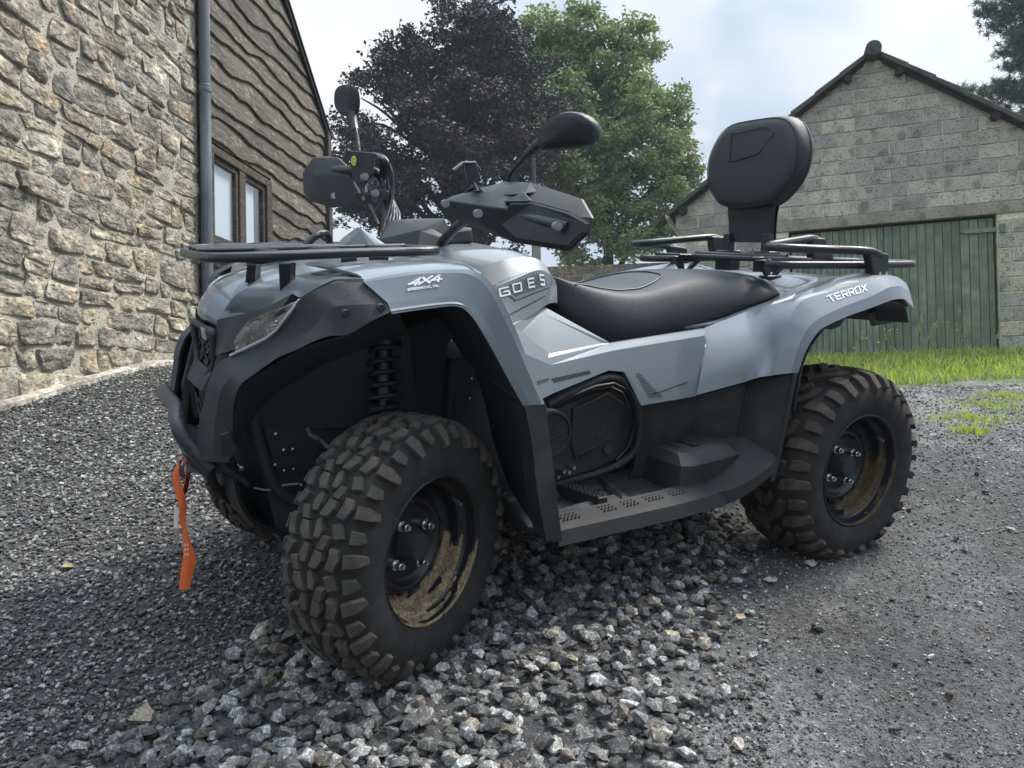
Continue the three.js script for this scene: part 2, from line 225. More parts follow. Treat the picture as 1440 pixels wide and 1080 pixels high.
// ---------- rubble-stone house on the left ----------
const ROT_S = 83.1 * Math.PI / 180;
{
  const H = thing('stone_house', 'rubble stone wall of a house with pale mortar joints at the left edge', 'house', [-2.69, .85, -4.05], ROT_S);
  const U0 = -.7, U1 = 2.0, TOP = 4.2, outside = [];
  mesh('wall', boxUV(plate([[U0, -.6, 0], [U1 + .02, -.6, 0], [U1 + .02, TOP, 0], [U0, TOP, 0]], [0, 0, -.45], .004), 1.2), std({ color: lin3(.62, .60, .54), map: TX.block, bumpMap: TX.blockB, bumpScale: .006, roughness: .95 }), H);
  const tints = [[.36, .335, .285], [.34, .32, .28], [.30, .285, .26], [.38, .345, .28], [.37, .325, .26], [.33, .305, .255], [.28, .27, .255], [.42, .40, .355]];
  const mats = tints.map((c, i) => std({ color: lin3(c[0] * 1.66, c[1] * 1.68, c[2] * 1.72), map: TX.stone, bumpMap: TX.stoneB, bumpScale: .02, roughness: .93 }));
  const row = (k, u) => k * .140 - .3 + .17 * (fbm(u * 1.1 + k * 2.9, k * 1.3, 301, 3) - .5) + .02 * (hash(k, 5, 3) - .5);
  function stone(poly, big) {                        // poly: outline in the wall's plane
    const n = poly.length, c = poly.reduce((a, q) => [a[0] + q[0] / n, a[1] + q[1] / n], [0, 0]);
    const proud = rr(.006, .021), tx = rr(-.10, .10), ty = rr(-.12, .12), s = hash(Math.round(c[0] * 1000), Math.round(c[1] * 1000), 1) * 40;
    const v = [], idx = [], rings = [[1, -.012], [.985, proud * .55], [.86, proud * .95], [.45, proud * 1.12]];
    for (const [k, z] of rings) for (const q of poly) { const x = c[0] + (q[0] - c[0]) * k, y = c[1] + (q[1] - c[1]) * k; const b = z < 0 ? 0 : (fbm(x * 17 + s, y * 22, 311, 3) - .5) * .028 + (x - c[0]) * tx + (y - c[1]) * ty; v.push(V(x, y, z + b)); }
    for (let r = 0; r < 3; r++) for (let i = 0; i < n; i++) { const j = (i + 1) % n, a = r * n + i, b = r * n + j; idx.push(a, b, a + n, b, b + n, a + n); }
    v.push(V(c[0], c[1], proud * 1.15 + (fbm(c[0] * 17 + s, c[1] * 22, 311, 3) - .5) * .036)); for (let i = 0; i < n; i++) idx.push(3 * n + i, 3 * n + (i + 1) % n, 4 * n);
    const g = fromTris(v, idx, .55), uv = g.attributes.uv; for (let i = 0; i < uv.count; i++) uv.setXY(i, uv.getX(i) * 1.5 + s, uv.getY(i) * 1.5 + s * .37);
    const warm = fbm(c[0] * .8, c[1] * .8, 321, 2); let t = Math.floor(rnd() * 8); if (warm < .45 && (t === 3 || t === 4)) t = 1;
    if (c[0] < -.05 || c[1] > 2.35 + .55 * c[0]) outside.push(g); else mesh('stone', g, mats[t], H);
  }
  function cell(u0, u1, lo, hi) {                    // rounded, uneven outline of one stone between two bed joints
    const J = rr(.004, .011), n = 5, pts = [], w = u1 - u0, sk0 = rr(-.03, .03), sk1 = rr(-.03, .03), rnA = rr(.1, .32), rnB = rr(.1, .32), rnC = rr(.1, .32), rnD = rr(.1, .32);
    const at = (s, t) => { const e0 = u0 + J + sk0 * (t - .5) * 2, e1 = u1 - J + sk1 * (t - .5) * 2, x = lerp(e0, e1, s); return [x, lerp(lo(x) + J, hi(x) - J, t)]; };
    const cor = (s, t, r) => { const a = [[0, 1], [.3, .3], [1, 0]].map(([p, q]) => [p * r, q * r]); return a.map(([p, q]) => at(s ? 1 - p * Math.min(1, .16 / w) : p * Math.min(1, .16 / w), t ? 1 - q : q)); };
    const A = cor(0, 0, rnA), B = cor(1, 0, rnB).reverse(), C = cor(1, 1, rnC), D = cor(0, 1, rnD).reverse();
    pts.push(...A, at(rr(.35, .65), 0), ...B, at(1, rr(.4, .6)), ...C, at(rr(.35, .65), 1), ...D, at(0, rr(.4, .6)));
    return pts.map(([x, y]) => [x + rr(-.006, .006), y + rr(-.006, .006)]);
  }
  for (let k = 0; k < 32; k++) {
    let u = U0 + rr(-.2, 0); const lo = (x) => row(k, x), hi = (x) => row(k + 1, x);
    while (u < U1 - .04) {
      const h = hi(u) - lo(u); let w = rr(.12, .40) * (h > .14 ? 1 : 1.1); if (u + w > U1 - .12) w = U1 - u; const e = Math.min(U1, u + w), s0 = Math.max(U0, u);
      if (e - s0 > .05) {
        if (h > .15 && rnd() < .32) { const m = rr(.4, .6), a = rr(-.12, .12), mid = (x) => lerp(lo(x), hi(x), m + a * ((x - s0) / (e - s0) - .5)); stone(cell(s0, e, lo, mid)); if (rnd() < .35 && e - s0 > .26) { const c = lerp(s0, e, rr(.4, .6)); stone(cell(s0, c, mid, hi)); stone(cell(c, e, mid, hi)); } else stone(cell(s0, e, mid, hi)); }
        else stone(cell(s0, e, lo, hi));
      }
      u += w;
    }
  }
  tag(mesh('stones', join(outside), mats[1], H), null, null, null, 'stuff');
  // plinth strip along the foot of the wall and the rainwater pipe
  const base = []; for (let i = 0; i <= 30; i++) { const u = lerp(-1.1, 1.75, i / 30); base.push(u); }
  const yk = (u) => { const p = V(u, 0, 0).applyAxisAngle(V(0, 1, 0), ROT_S).add(V(-2.69, 0, -4.05)); return groundH(p.x, p.z) - .85; };
  const kv = [], ki = []; base.forEach((u, i) => { const y = yk(u), w = .035 + .03 * (fbm(u * 5, 2, 331, 3) - .3); kv.push(V(u, y - .08, .09), V(u, y + .028, .085), V(u, y + .036, .075), V(u, y + .040, .04 + .0 * w), V(u, y + .040, .0)); if (i) for (let r = 0; r < 4; r++) { const a = (i - 1) * 5 + r; ki.push(a, a + 5, a + 1, a + 1, a + 5, a + 6); } });
  const K = mesh('plinth_strip', boxUV(fromTris(kv, ki, .5), 1.6), std({ color: lin3(.80, .79, .74), map: TX.stone, bumpMap: TX.stoneB, bumpScale: .01, roughness: .9 }), H);
  const pm = new THREE.MeshPhysicalMaterial({ color: lin3(.27, .31, .36), roughness: .45, map: rep(TX.dust, .5, 2) });
  const D = mesh('downpipe', join([cyl([2.02, -.4, .07], [2.02, 4.6, .07], .043, 20)]), pm, H);
  for (const y of [.74, 2.52]) mesh('pipe_collar', join([cyl([2.02, y, .07], [2.02, y + .05, .07], .049, 20), cyl([2.02, y + .05, .07], [2.02, y + .056, .07], .049, 20, .044), cyl([2.02, y + .02, .07], [2.02, y + .02, -.02], .012, 8)]), pm, D);
}

// ---------- timber-clad barn beyond the pipe ----------
{
  const Bn = thing('timber_barn', 'barn clad in dark weathered waney-edged boards with a small window, behind the stone house', 'barn', [-2.69, .85, -4.05], ROT_S);
  const UE = 4.83, slope = (u) => 3.14 + (UE - u) * .83, woods = [[.20, .188, .175], [.17, .162, .152], [.225, .21, .195], [.15, .143, .137]].map((c) => std({ color: lin3(c[0] * 1.4, c[1] * 1.42, c[2] * 1.46), map: TX.wood, bumpMap: TX.woodB, bumpScale: .012, roughness: .88 }));
  const core = [[2.0, -.5, -.05], [UE - .02, -.5, -.05], [UE - .02, 3.1, -.05], [2.0, slope(2.0) - .04, -.05]];
  mesh('wall', boxUV(plate(core, [0, 0, -.3], .003)), std({ color: lin3(.04, .036, .032), roughness: .95 }), Bn);
  const WL = 2.14, WR = 3.30, WB = 1.34, WT = 2.16;  // window opening
  const wavy = (k, u) => k < 0 ? 0 : .085 * (fbm(u * 2.1 + k * 5.3, k * 2.1, 401, 3) - .5) * 2 + .024 * (fbm(u * 7 + k * 3, k, 411, 2) - .5);
  function board(k, u0, u1, cut) {
    const y0 = k * .168 - .3, n = Math.max(3, Math.ceil((u1 - u0) / .06)), v = [], idx = [], top = y0 + .26; let cnt = 0;
    for (let i = 0; i <= n; i++) {
      const u = lerp(u0, u1, i / n), lim = slope(u) - .01; let lo = y0 + wavy(k, u), hi = Math.min(top, lim); if (lo > lim - .005) lo = lim - .005; if (cut) { lo = Math.max(lo, cut[0]); hi = Math.min(hi, cut[1]); } if (hi < lo + .005) hi = lo + .005;
      const z = (y) => .036 - .125 * (y - y0) + .008 * (fbm(u * 3, k * 3 + y * 5, 421, 2) - .5), a = lerp(lo, hi, .12);
      v.push(V(u, lo, z(lo) - .02), V(u, lo, z(lo) - .006), V(u, lo + .006, z(lo)), V(u, a, z(a) + .002), V(u, lerp(lo, hi, .55), z(lerp(lo, hi, .55))), V(u, hi, z(hi)));
      if (i) for (let r = 0; r < 5; r++) { const q = (i - 1) * 6 + r; idx.push(q, q + 6, q + 1, q + 1, q + 6, q + 7); }
    }
    const g = fromTris(v, idx, .5), uv = g.attributes.uv, s = rnd() * 9; for (let i = 0; i < uv.count; i++) uv.setXY(i, uv.getX(i) * .8 + s, uv.getY(i) * .8 + s);
    mesh('board', g, woods[Math.floor(rnd() * 4)], Bn);
  }
  for (let k = 0; k < 34; k++) {
    const y0 = k * .168 - .3; let end = UE; while (slope(end) < y0 + .06 && end > 2) end -= .02; if (end < 2.1) break;
    if (y0 + .23 > WB - .02 && y0 < WT + .03) { const lowCut = y0 < WB ? [0, WB - .02] : y0 + .19 > WT ? [WT + .03, 9] : null; board(k, 2.0, WL - .02); board(k, WR + .02, end); if (lowCut) board(k, WL - .02, WR + .02, lowCut); } else board(k, 2.0, end);
  }
  // corner post, verge board, roof edge
  const dk = std({ color: lin3(.10, .092, .085), map: TX.wood, bumpMap: TX.woodB, bumpScale: .008, roughness: .85 });
  mesh('corner_post', boxUV(plate([[UE - .07, -.5, .075], [UE + .03, -.5, .075], [UE + .03, 3.12, .075], [UE - .07, 3.16, .075]], [0, 0, -.14], .006)), dk, Bn);
  const ed = (o, u0, u1) => [[u0, slope(u0) + o[0], o[1]], [u1, slope(u1) + o[0], o[1]]];
  const [a, b] = ed([-.035, .06], 1.9, UE + .06), [c, d] = ed([.02, .06], 1.9, UE + .06);
  mesh('verge_board', boxUV(plate([a, b, d, c], [0, 0, -.03], .004)), std({ color: lin3(.035, .035, .038), roughness: .8, map: TX.wood }), Bn);
  const [e, f] = ed([.023, .075], 1.9, UE + .08), [g2, h] = ed([.05, .075], 1.9, UE + .08);
  mesh('roof', boxUV(plate([e, f, h, g2], [0, 0, -7], .003)), std({ color: lin3(.05, .05, .055), roughness: .85, map: TX.block }), Bn);
  // window: frame, two casements, panes
  const wf = std({ color: lin3(.15, .128, .105), map: TX.wood, bumpMap: TX.woodB, bumpScale: .004, roughness: .75 });
  const bar = (x0, x1, y0, y1, z, d) => boxUV(plate([[x0, y0, z], [x1, y0, z], [x1, y1, z], [x0, y1, z]], [0, 0, -d], .005));
  const Wn = mesh('window', join([bar(WL, WL + .06, WB, WT, .045, .1), bar(WR - .11, WR, WB, WT, .045, .1), bar(WL + .062, WR - .112, WT - .07, WT, .042, .1), bar(WL + .062, WR - .112, WB, WB + .05, .042, .1), bar(2.655, 2.765, WB + .052, WT - .072, .038, .09)]), wf, Bn);
  for (const [x0, x1] of [[WL + .065, 2.652], [2.768, WR - .115]]) {
    mesh('sash', join([bar(x0, x0 + .035, WB + .055, WT - .075, .02, .05), bar(x1 - .035, x1, WB + .055, WT - .075, .02, .05), bar(x0 + .037, x1 - .037, WB + .055, WB + .10, .018, .05), bar(x0 + .037, x1 - .037, WT - .12, WT - .075, .018, .05)]), wf, Wn);
    mesh('pane', bar(x0 + .03, x1 - .03, WB + .09, WT - .11, .0, .006), new THREE.MeshPhysicalMaterial({ color: lin3(.95, .97, .98), roughness: .03, transmission: 1, thickness: 0, ior: 1.6 }), Wn);
    mesh('blind', bar(x0 + .02, x0 < 2.5 ? x1 - .02 : x1 - .13, WB + .08, WT - .1, -.03, .012), std({ color: lin3(.62, .66, .69), roughness: .6 }), Wn);
  }
  mesh('sill', boxUV(plate([[WL - .04, WB - .06, .13], [WR + .04, WB - .06, .13], [WR + .04, WB - .012, .12], [WL - .04, WB - .012, .12]], [0, 0, -.16], .006)), wf, Wn);
}

// ---------- concrete-block shed with green doors ----------
{
  const S = thing('block_shed', 'grey concrete block shed with a pitched roof and a wide green plank door', 'shed', [2.589, 1.2, -11.898], -GU);
  const AP = 2.822, EH = 2.50, RH = 4.46, SL = (RH - EH) / AP, roofY = (u) => RH - Math.abs(u - AP) * SL, UR = AP * 2;
  const DL = 1.64, DR = 4.30, DT = 2.06;
  const mortar = std({ color: lin3(.95, .94, .78), map: TX.block, bumpMap: TX.blockB, bumpScale: .004, roughness: .95 });
  // wall core: a gable with the door opening cut out
  const sh = new THREE.Shape([[0, -.4], [DL, -.4], [DL, DT + .02], [DR, DT + .02], [DR, -.4], [UR, -.4], [UR, EH], [AP, RH], [0, EH]].map((q) => new THREE.Vector2(...q)));
  const core = new THREE.ExtrudeGeometry(sh, { depth: .18, bevelEnabled: false }); core.translate(0, 0, -.19);
  mesh('wall', boxUV(core), mortar, S);
  mesh('side_wall', boxUV(join([plate([[-.0, -.4, -.2], [-.0, EH - .05, -.2], [.0, EH - .05, -8], [.0, -.4, -8]], [.19, 0, 0], 0), plate([[UR, -.4, -8], [UR, EH - .05, -8], [UR, EH - .05, -.2], [UR, -.4, -.2]], [-.19, 0, 0], 0)])), mortar, S);
  const bm = [[.30, .295, .27], [.33, .32, .29], [.27, .265, .25], [.36, .345, .305], [.25, .245, .235], [.37, .33, .27]].map((c) => std({ color: lin3(c[0] * 1.95, c[1] * 1.97, c[2] * 2.02), map: TX.block, bumpMap: TX.blockB, bumpScale: .010, roughness: .95 }));
  const clip = (P, f) => { const o = []; for (let i = 0; i < P.length; i++) { const a = P[i], b = P[(i + 1) % P.length], fa = f(a), fb = f(b); if (fa >= 0) o.push(a); if (fa * fb < 0) { const t = fa / (fa - fb); o.push([lerp(a[0], b[0], t), lerp(a[1], b[1], t)]); } } return o; };
  const area = (P) => Math.abs(P.reduce((s, a, i) => { const b = P[(i + 1) % P.length]; return s + a[0] * b[1] - a[1] * b[0]; }, 0) / 2);
  function block(x0, x1, y0, y1) {
    if (x1 - x0 < .03) return;
    let P = [[x0, y0], [x1, y0], [x1, y1], [x0, y1]].map(([x, y]) => [x + rr(-.002, .002), y + rr(-.002, .002)]);
    P = clip(P, (q) => roofY(q[0]) - .02 - q[1]); P = clip(P, (q) => q[0] < AP ? 1 : roofY(q[0]) - .02 - q[1]);
    if (P.length < 3 || area(P) < .003) return;
    const z = rr(.002, .008), g = plate(P.map((q) => [q[0], q[1], z]), [0, 0, -z - .008], .005), uv = g.attributes.uv, s = rnd() * 7; for (let i = 0; i < uv.count; i++) uv.setXY(i, uv.getX(i) * .9 + s, uv.getY(i) * .9 + s * .61);
    mesh('block', g, bm[x0 > DR - .1 && y1 < DT && y1 > 1.55 && x1 < DR + .3 ? 5 : Math.floor(rnd() * 5)], S);
  }
  const CH = .2, CW = .445, J = .017, L0 = 2.07, LT = 2.22;
  for (let k = 0; k < 11; k++) { const y0 = k * CH - .2, y1 = Math.min(y0 + CH - J, LT - .17), o = (k % 2) * .22 + .01; if (y1 - y0 < .04) continue; for (let x = o - .45; x < UR; x += CW) { const a = Math.max(x, .0), b = Math.min(x + CW - J, UR); if (y0 > 1.99) { block(a, b, y0, LT - .166); continue; } if (b < DL - .01 || a > DR + .01) block(a, b, y0, y1); else { if (a < DL) block(a, DL - .006, y0, y1); if (b > DR) block(DR + .008, b, y0, y1); } } }
  for (let k = 0; k < 13; k++) { const y0 = LT + .012 + k * CH, o = -(k % 2) * .22 - .1; for (let x = o; x < UR; x += CW + rr(-.004, .004)) block(Math.max(0, x), Math.min(UR, x + CW - J), y0, y0 + CH - J); }
  mesh('lintel', boxUV(join([plate([[1.0, LT - .155, .014], [UR - .3, LT - .155, .014], [UR - .3, LT, .014], [1.0, LT, .014]], [0, 0, -.03], .006), plate([[0, LT - .155, .008], [.994, LT - .155, .008], [.994, LT, .008], [0, LT, .008]], [0, 0, -.02], .004)])), std({ color: lin3(.42, .40, .35), map: TX.block, bumpMap: TX.blockB, bumpScale: .004, roughness: .95 }), S);
  // roof: two slopes, verge tiles, ridge tile, purlin ends
  const rm = std({ color: lin3(.13, .125, .115), map: TX.block, bumpMap: TX.blockB, bumpScale: .008, roughness: .9 }), dkw = std({ color: lin3(.05, .048, .045), map: TX.wood, bumpMap: TX.woodB, bumpScale: .006, roughness: .9 });
  const RF = mesh('roof', boxUV(join([-1, 1].map((s) => { const e = AP + s * (AP + .16), y0 = roofY(e) + .03, q = [[AP, RH + .03, .10], [e, y0, .10], [e, y0 + .045, .10], [AP, RH + .075, .10]]; return plate(s < 0 ? q.slice().reverse() : q, [0, 0, -8.4], .004); }))), rm, S);
  for (const s of [-1, 1]) for (let i = 0; i < 9; i++) {
    const a = AP + s * (.10 + i * .335), b = AP + s * (.10 + i * .335 + .345), sag = .022 * Math.sin(i * 1.3) , ya = roofY(a) + .075 + sag * .3 + .012, yb = roofY(b) + .085 + sag * .3 + .0;
    const q = [[a, ya - .066, .13], [b, yb - .066, .13], [b, yb + .022, .13], [a, ya, .13]];
    mesh('verge_tile', boxUV(plate(s < 0 ? q.slice().reverse() : q, [0, 0, -.34], .006)), rm, RF);
  }
  const rg = new THREE.CylinderGeometry(.105, .12, .45, 18, 1, false); rg.rotateX(Math.PI / 2); for (let i = 0; i < 18; i++) { const t = rg.clone(); t.translate(AP, RH + .045, .0 - i * .43); if (i === 0) mesh('ridge_tile', boxUV(join([t])), rm, RF); }
  for (const [u, r] of [[AP - .33, .055], [AP + .33, .055], [AP + 1.48, .055], [AP - 1.5, .05], [.12, .07]]) mesh('purlin_end', boxUV(join([cyl([u, roofY(u) - .06, -.1], [u, roofY(u) - .06, .115], r, 10)])), dkw, S);
  for (const s of [-1, 1]) { const e = AP + s * (AP + .05), q = [[AP + s * .12, roofY(AP + .12) - .04, .06], [e, roofY(e) - .045, .06], [e, roofY(e) + .025, .06], [AP + s * .12, roofY(AP + .12) + .025, .06]]; mesh('barge_board', boxUV(plate(s < 0 ? q.slice().reverse() : q, [0, 0, -.028], .004)), dkw, RF); }
  mesh('gutter', join([tube([[-.13, EH - .05, .12], [-.13, EH - .05, -8]], .042, 12)]), std({ color: lin3(.55, .56, .55), roughness: .5 }), RF);
  // doors
  const Dr = mesh('door', boxUV(join([plate([[DL - .1, DT + .2, -.2], [DL - .1, -.1, -.2], [DR + .1, -.1, -.2], [DR + .1, DT + .2, -.2]].reverse(), [0, 0, -.03], .002)])), std({ color: lin3(.012, .018, .014), roughness: .9 }), S);
  const gm = [[.098, .128, .098], [.105, .135, .105], [.088, .118, .09], [.112, .14, .112]].map((c) => std({ color: lin3(c[0] * 2.6, c[1] * 2.5, c[2] * 2.4), map: TX.paint, bumpMap: TX.paint, bumpScale: .003, roughness: .7 }));
  let x = DL + .03; while (x < DR - .05) { let w = x < 2.95 ? .083 : .108; w += rr(-.004, .004); if (Math.abs(x - 2.95) < .06) w = .105; const e = Math.min(x + w - .006, DR - .035), z = -.06 + rr(-.003, .003) + (Math.abs(x - 2.95) < .07 ? .014 : 0), g = plate([[x, .04 + rr(-.01, .01), z], [e, .04 + rr(-.01, .01), z], [e, DT - .035, z], [x, DT - .035, z]], [0, 0, -.09], .005), uv = boxUV(g).attributes.uv, s = rnd() * 5; for (let i = 0; i < uv.count; i++) uv.setXY(i, uv.getX(i) + s, uv.getY(i) + s * .7); mesh('board', g, gm[Math.floor(rnd() * 4)], Dr); x += w; }
  for (const y of [1.86, .16]) mesh('hinge', boxUV(join([plate([[3.86, y, -.038], [3.92, y - .028, -.038], [DR + .02, y - .03, -.03], [DR + .02, y + .03, -.03], [3.92, y + .028, -.038]], [0, 0, -.015], .003), cyl([DR + .06, y - .06, -.01], [DR + .06, y + .06, -.01], .04, 14), ...[4.0, 4.12, 4.24].map((u) => cyl([u, y, -.04], [u, y, -.028], .011, 8))])), gm[1], Dr);
}

// ---------- low pebble-dashed wall, pole ----------
{
  const w = thing('garden_wall', 'long pebble-dashed wall behind the quad bike, joining the shed', 'wall', [2.50, .8, -12.1], Math.PI - .06);
  mesh('wall', boxUV(plate([[0, -.3, .1], [0, 2.16, .1], [4.6, 2.13, .1], [4.6, -.3, .1]].reverse(), [0, 0, -.2], .02), .8), std({ color: lin3(.42, .39, .33), map: rep(TX.stone, 1.6), bumpMap: rep(TX.stoneB, 4), bumpScale: .03, roughness: .95 }), w);
  const [px, py, pz] = [.492,3.659,-14];
  const p = thing('pole', 'thin dark pole in a pale sleeve standing behind the left handguard', 'pole', [px, .9, pz]);
  mesh('sleeve', join([cyl([0, -.2, 0], [0, py - .9 + .03, 0], .085, 16)]), std({ color: lin3(.42, .46, .45), roughness: .6, map: TX.dust }), p);
  mesh('rod', join([cyl([0, py - .88, 0], [-.02, py - .9 + 1.6, 0], .035, 12)]), std({ color: lin3(.04, .04, .045), roughness: .6 }), p);
}

// ---------- trees ----------
function leafClump(n, r, size, flat = 1) {           // a few small folded leaves scattered in a ball
  const v = [], idx = [];
  for (let i = 0; i < n; i++) {
    const d = V(rr(-1, 1), rr(-1, 1) * flat, rr(-1, 1)).multiplyScalar(r), a = V(rr(-1, 1), rr(-.5, .5), rr(-1, 1)).normalize(), b = V(rr(-1, 1), rr(-1, 1), rr(-1, 1)).cross(a).normalize(), s = size * rr(.7, 1.3), k = v.length, up = a.clone().cross(b).multiplyScalar(s * .18);
    v.push(d.clone(), d.clone().addScaledVector(a, s * .5).addScaledVector(b, s * .34).add(up), d.clone().addScaledVector(a, s * 1.1), d.clone().addScaledVector(a, s * .5).addScaledVector(b, -s * .34).add(up)); idx.push(k, k + 1, k + 2, k, k + 2, k + 3);
  }
  const g = new THREE.BufferGeometry(); g.setAttribute('position', new THREE.Float32BufferAttribute(v.flatMap((q) => [q.x, q.y, q.z]), 3)); g.setIndex(idx); g.computeVertexNormals(); return g;
}
function tree(name, label, cat, base, lobes, o) {    // lobes: [x, y, z, radius] in metres relative to the trunk's foot
  const T = thing(name, label, cat, base);
  const limbs = [tube(path([[0, -.5, 0], [o.lean * .4, o.h * .3, .05], [o.lean, o.h * .6, 0], [o.lean * 1.2, o.h * .86, 0]], .8), (t) => o.r * (1 - .85 * t), 10)];
  for (const [x, y, z, r] of lobes) { const s = Math.max(o.h * .18, y - Math.hypot(x, z) * .9 - r * .4), k = s / o.h; limbs.push(ctube([[o.lean * k, s, 0], [lerp(o.lean * k, x, .5) + rr(-.2, .2), lerp(s, y, .6), z * .5], [x, y + r * .3, z]], (t) => o.r * .42 * (1 - .85 * t) + .015, 8, 6));
    for (let i = 0; i < 5; i++) { const d = V(rr(-1, 1), rr(-.3, 1), rr(-1, 1)).normalize().multiplyScalar(r * .85); limbs.push(ctube([[lerp(o.lean * k, x, .6), lerp(s, y, .65), z * .6], [x + d.x * .4, y + d.y * .4, z + d.z * .4], [x + d.x, y + d.y, z + d.z]], (t) => .05 * (1 - .8 * t) + .008, 6, 5)); } }
  mesh('trunk', join(limbs), std({ color: lin3(.05, .045, .038), roughness: .95, map: TX.stone, bumpMap: TX.stoneB, bumpScale: .02 }), T);
  const tot = lobes.reduce((a, q) => a + q[3] ** 2, 0), c = new THREE.InstancedMesh(o.clump, o.mat, o.n), m4 = new THREE.Matrix4(), q = new THREE.Quaternion(), col = new THREE.Color(); let k = 0;
  lobes.forEach(([x, y, z, r], li) => { const cnt = li === lobes.length - 1 ? o.n - k : Math.round(o.n * r * r / tot); const sub = Array.from({ length: 26 }, () => V(rr(-1, 1), rr(-1, 1) * .85, rr(-1, 1)).normalize().multiplyScalar(rr(.45, 1.16) * r).add(V(x, y, z)));
    for (let i = 0; i < cnt && k < o.n; i++) { const p = sub[Math.floor(rnd() * 26)].clone().add(V(rr(-1, 1) + rr(-1, 1), (rr(-1, 1) + rr(-1, 1)) * o.flat, rr(-1, 1) + rr(-1, 1)).multiplyScalar(r * .17)); q.setFromEuler(new THREE.Euler(rr(-.6, .6), rr(0, 6.3), rr(-.6, .6))); const s = rr(.7, 1.35); m4.compose(p, q, V(s, s, s)); c.setMatrixAt(k, m4); const t = rr(.6, 1.35); col.setRGB(o.col[0] * t * rr(.9, 1.1), o.col[1] * t, o.col[2] * t * rr(.9, 1.1)); c.setColorAt(k, col); k++; } });
  c.name = 'crown'; c.castShadow = c.receiveShadow = true; tag(c, null, null, null, 'stuff'); T.add(c); return T;
}
const leafMat = std({ color: 0xffffff, roughness: .6, side: THREE.DoubleSide });
const greenLeaf = new THREE.MeshPhysicalMaterial({ color: 0xffffff, roughness: .9, transmission: .25, thickness: 0, side: THREE.DoubleSide });
const lobesAt = (foot, depth, list) => list.map(([p, r, dz]) => [p[0] - foot[0], p[1] - foot[1], dz, r]);
{
  const f1 = [-1.4, .6, -22], k1 = 22 / 1083;
  tree('copper_beech', 'dark purple copper beech tree behind the handlebars', 'tree', f1, lobesAt(f1, 22, [[[-1.133,11.072,-22], 75 * k1, 0], [[-2.277,10.106,-22], 72 * k1, -.6], [[-2.918,8.577,-22], 75 * k1, .6], [[-.453,9.247,-22], 90 * k1, 0], [[-3.451,7.254,-22], 62 * k1, .4], [[-1.821,7.119,-22], 92 * k1, 1], [[-.297,6.781,-22], 88 * k1, 0], [[-4.359,7.888,-22], 40 * k1, 0], [[-2.563,5.599,-22], 75 * k1, .5], [[-4.078,6.448,-22], 50 * k1, 0], [[-.609,11.721,-22], 38 * k1, 0], [[-3.085,10.637,-22], 36 * k1, .2], [[-4.55,8.713,-22], 26 * k1, 0], [[-.529,5.353,-22], 60 * k1, 0], [[-2.667,11.144,-22], 24 * k1, 0], [[.087,10.676,-22], 40 * k1, .3], [[.294,7.794,-22], 56 * k1, .2], [[-1.286,8.442,-22], 80 * k1, 1.2]]), { h: 11, r: .24, lean: .2, n: 6400, flat: .42, clump: leafClump(17, .20, .092, .4), mat: leafMat, col: [.040, .031, .038] });
  const f2 = [3.3, .8, -26], k2 = 26 / 1083;
  tree('green_maple', 'tall light green broadleaf tree between the copper beech and the shed', 'tree', f2, lobesAt(f2, 26, [[[2.162,12.652,-26], 50 * k2, 0], [[3.556,12.259,-26], 55 * k2, .4], [[4.656,10.656,-26], 55 * k2, 0], [[3.076,10.202,-26], 78 * k2, .6], [[4.118,8.241,-26], 72 * k2, 0], [[5.567,8.333,-26], 34 * k2, 0], [[2.177,7.675,-26], 66 * k2, .5], [[5.043,6.528,-26], 40 * k2, .2], [[3.229,6.202,-26], 62 * k2, 0], [[1.406,11.207,-26], 46 * k2, 0], [[1.253,13.157,-26], 34 * k2, 0], [[.658,12.439,-26], 40 * k2, 0], [[5.38,10.641,-26], 28 * k2, 0], [[4.579,12.603,-26], 28 * k2, 0], [[1.612,9.503,-26], 62 * k2, .9], [[5.926,8.204,-26], 22 * k2, 0], [[5.719,9.663,-26], 22 * k2, 0]]), { h: 13, r: .26, lean: .1, n: 5200, flat: .65, clump: leafClump(15, .22, .125, .7), mat: greenLeaf, col: [.24, .32, .115] });
}
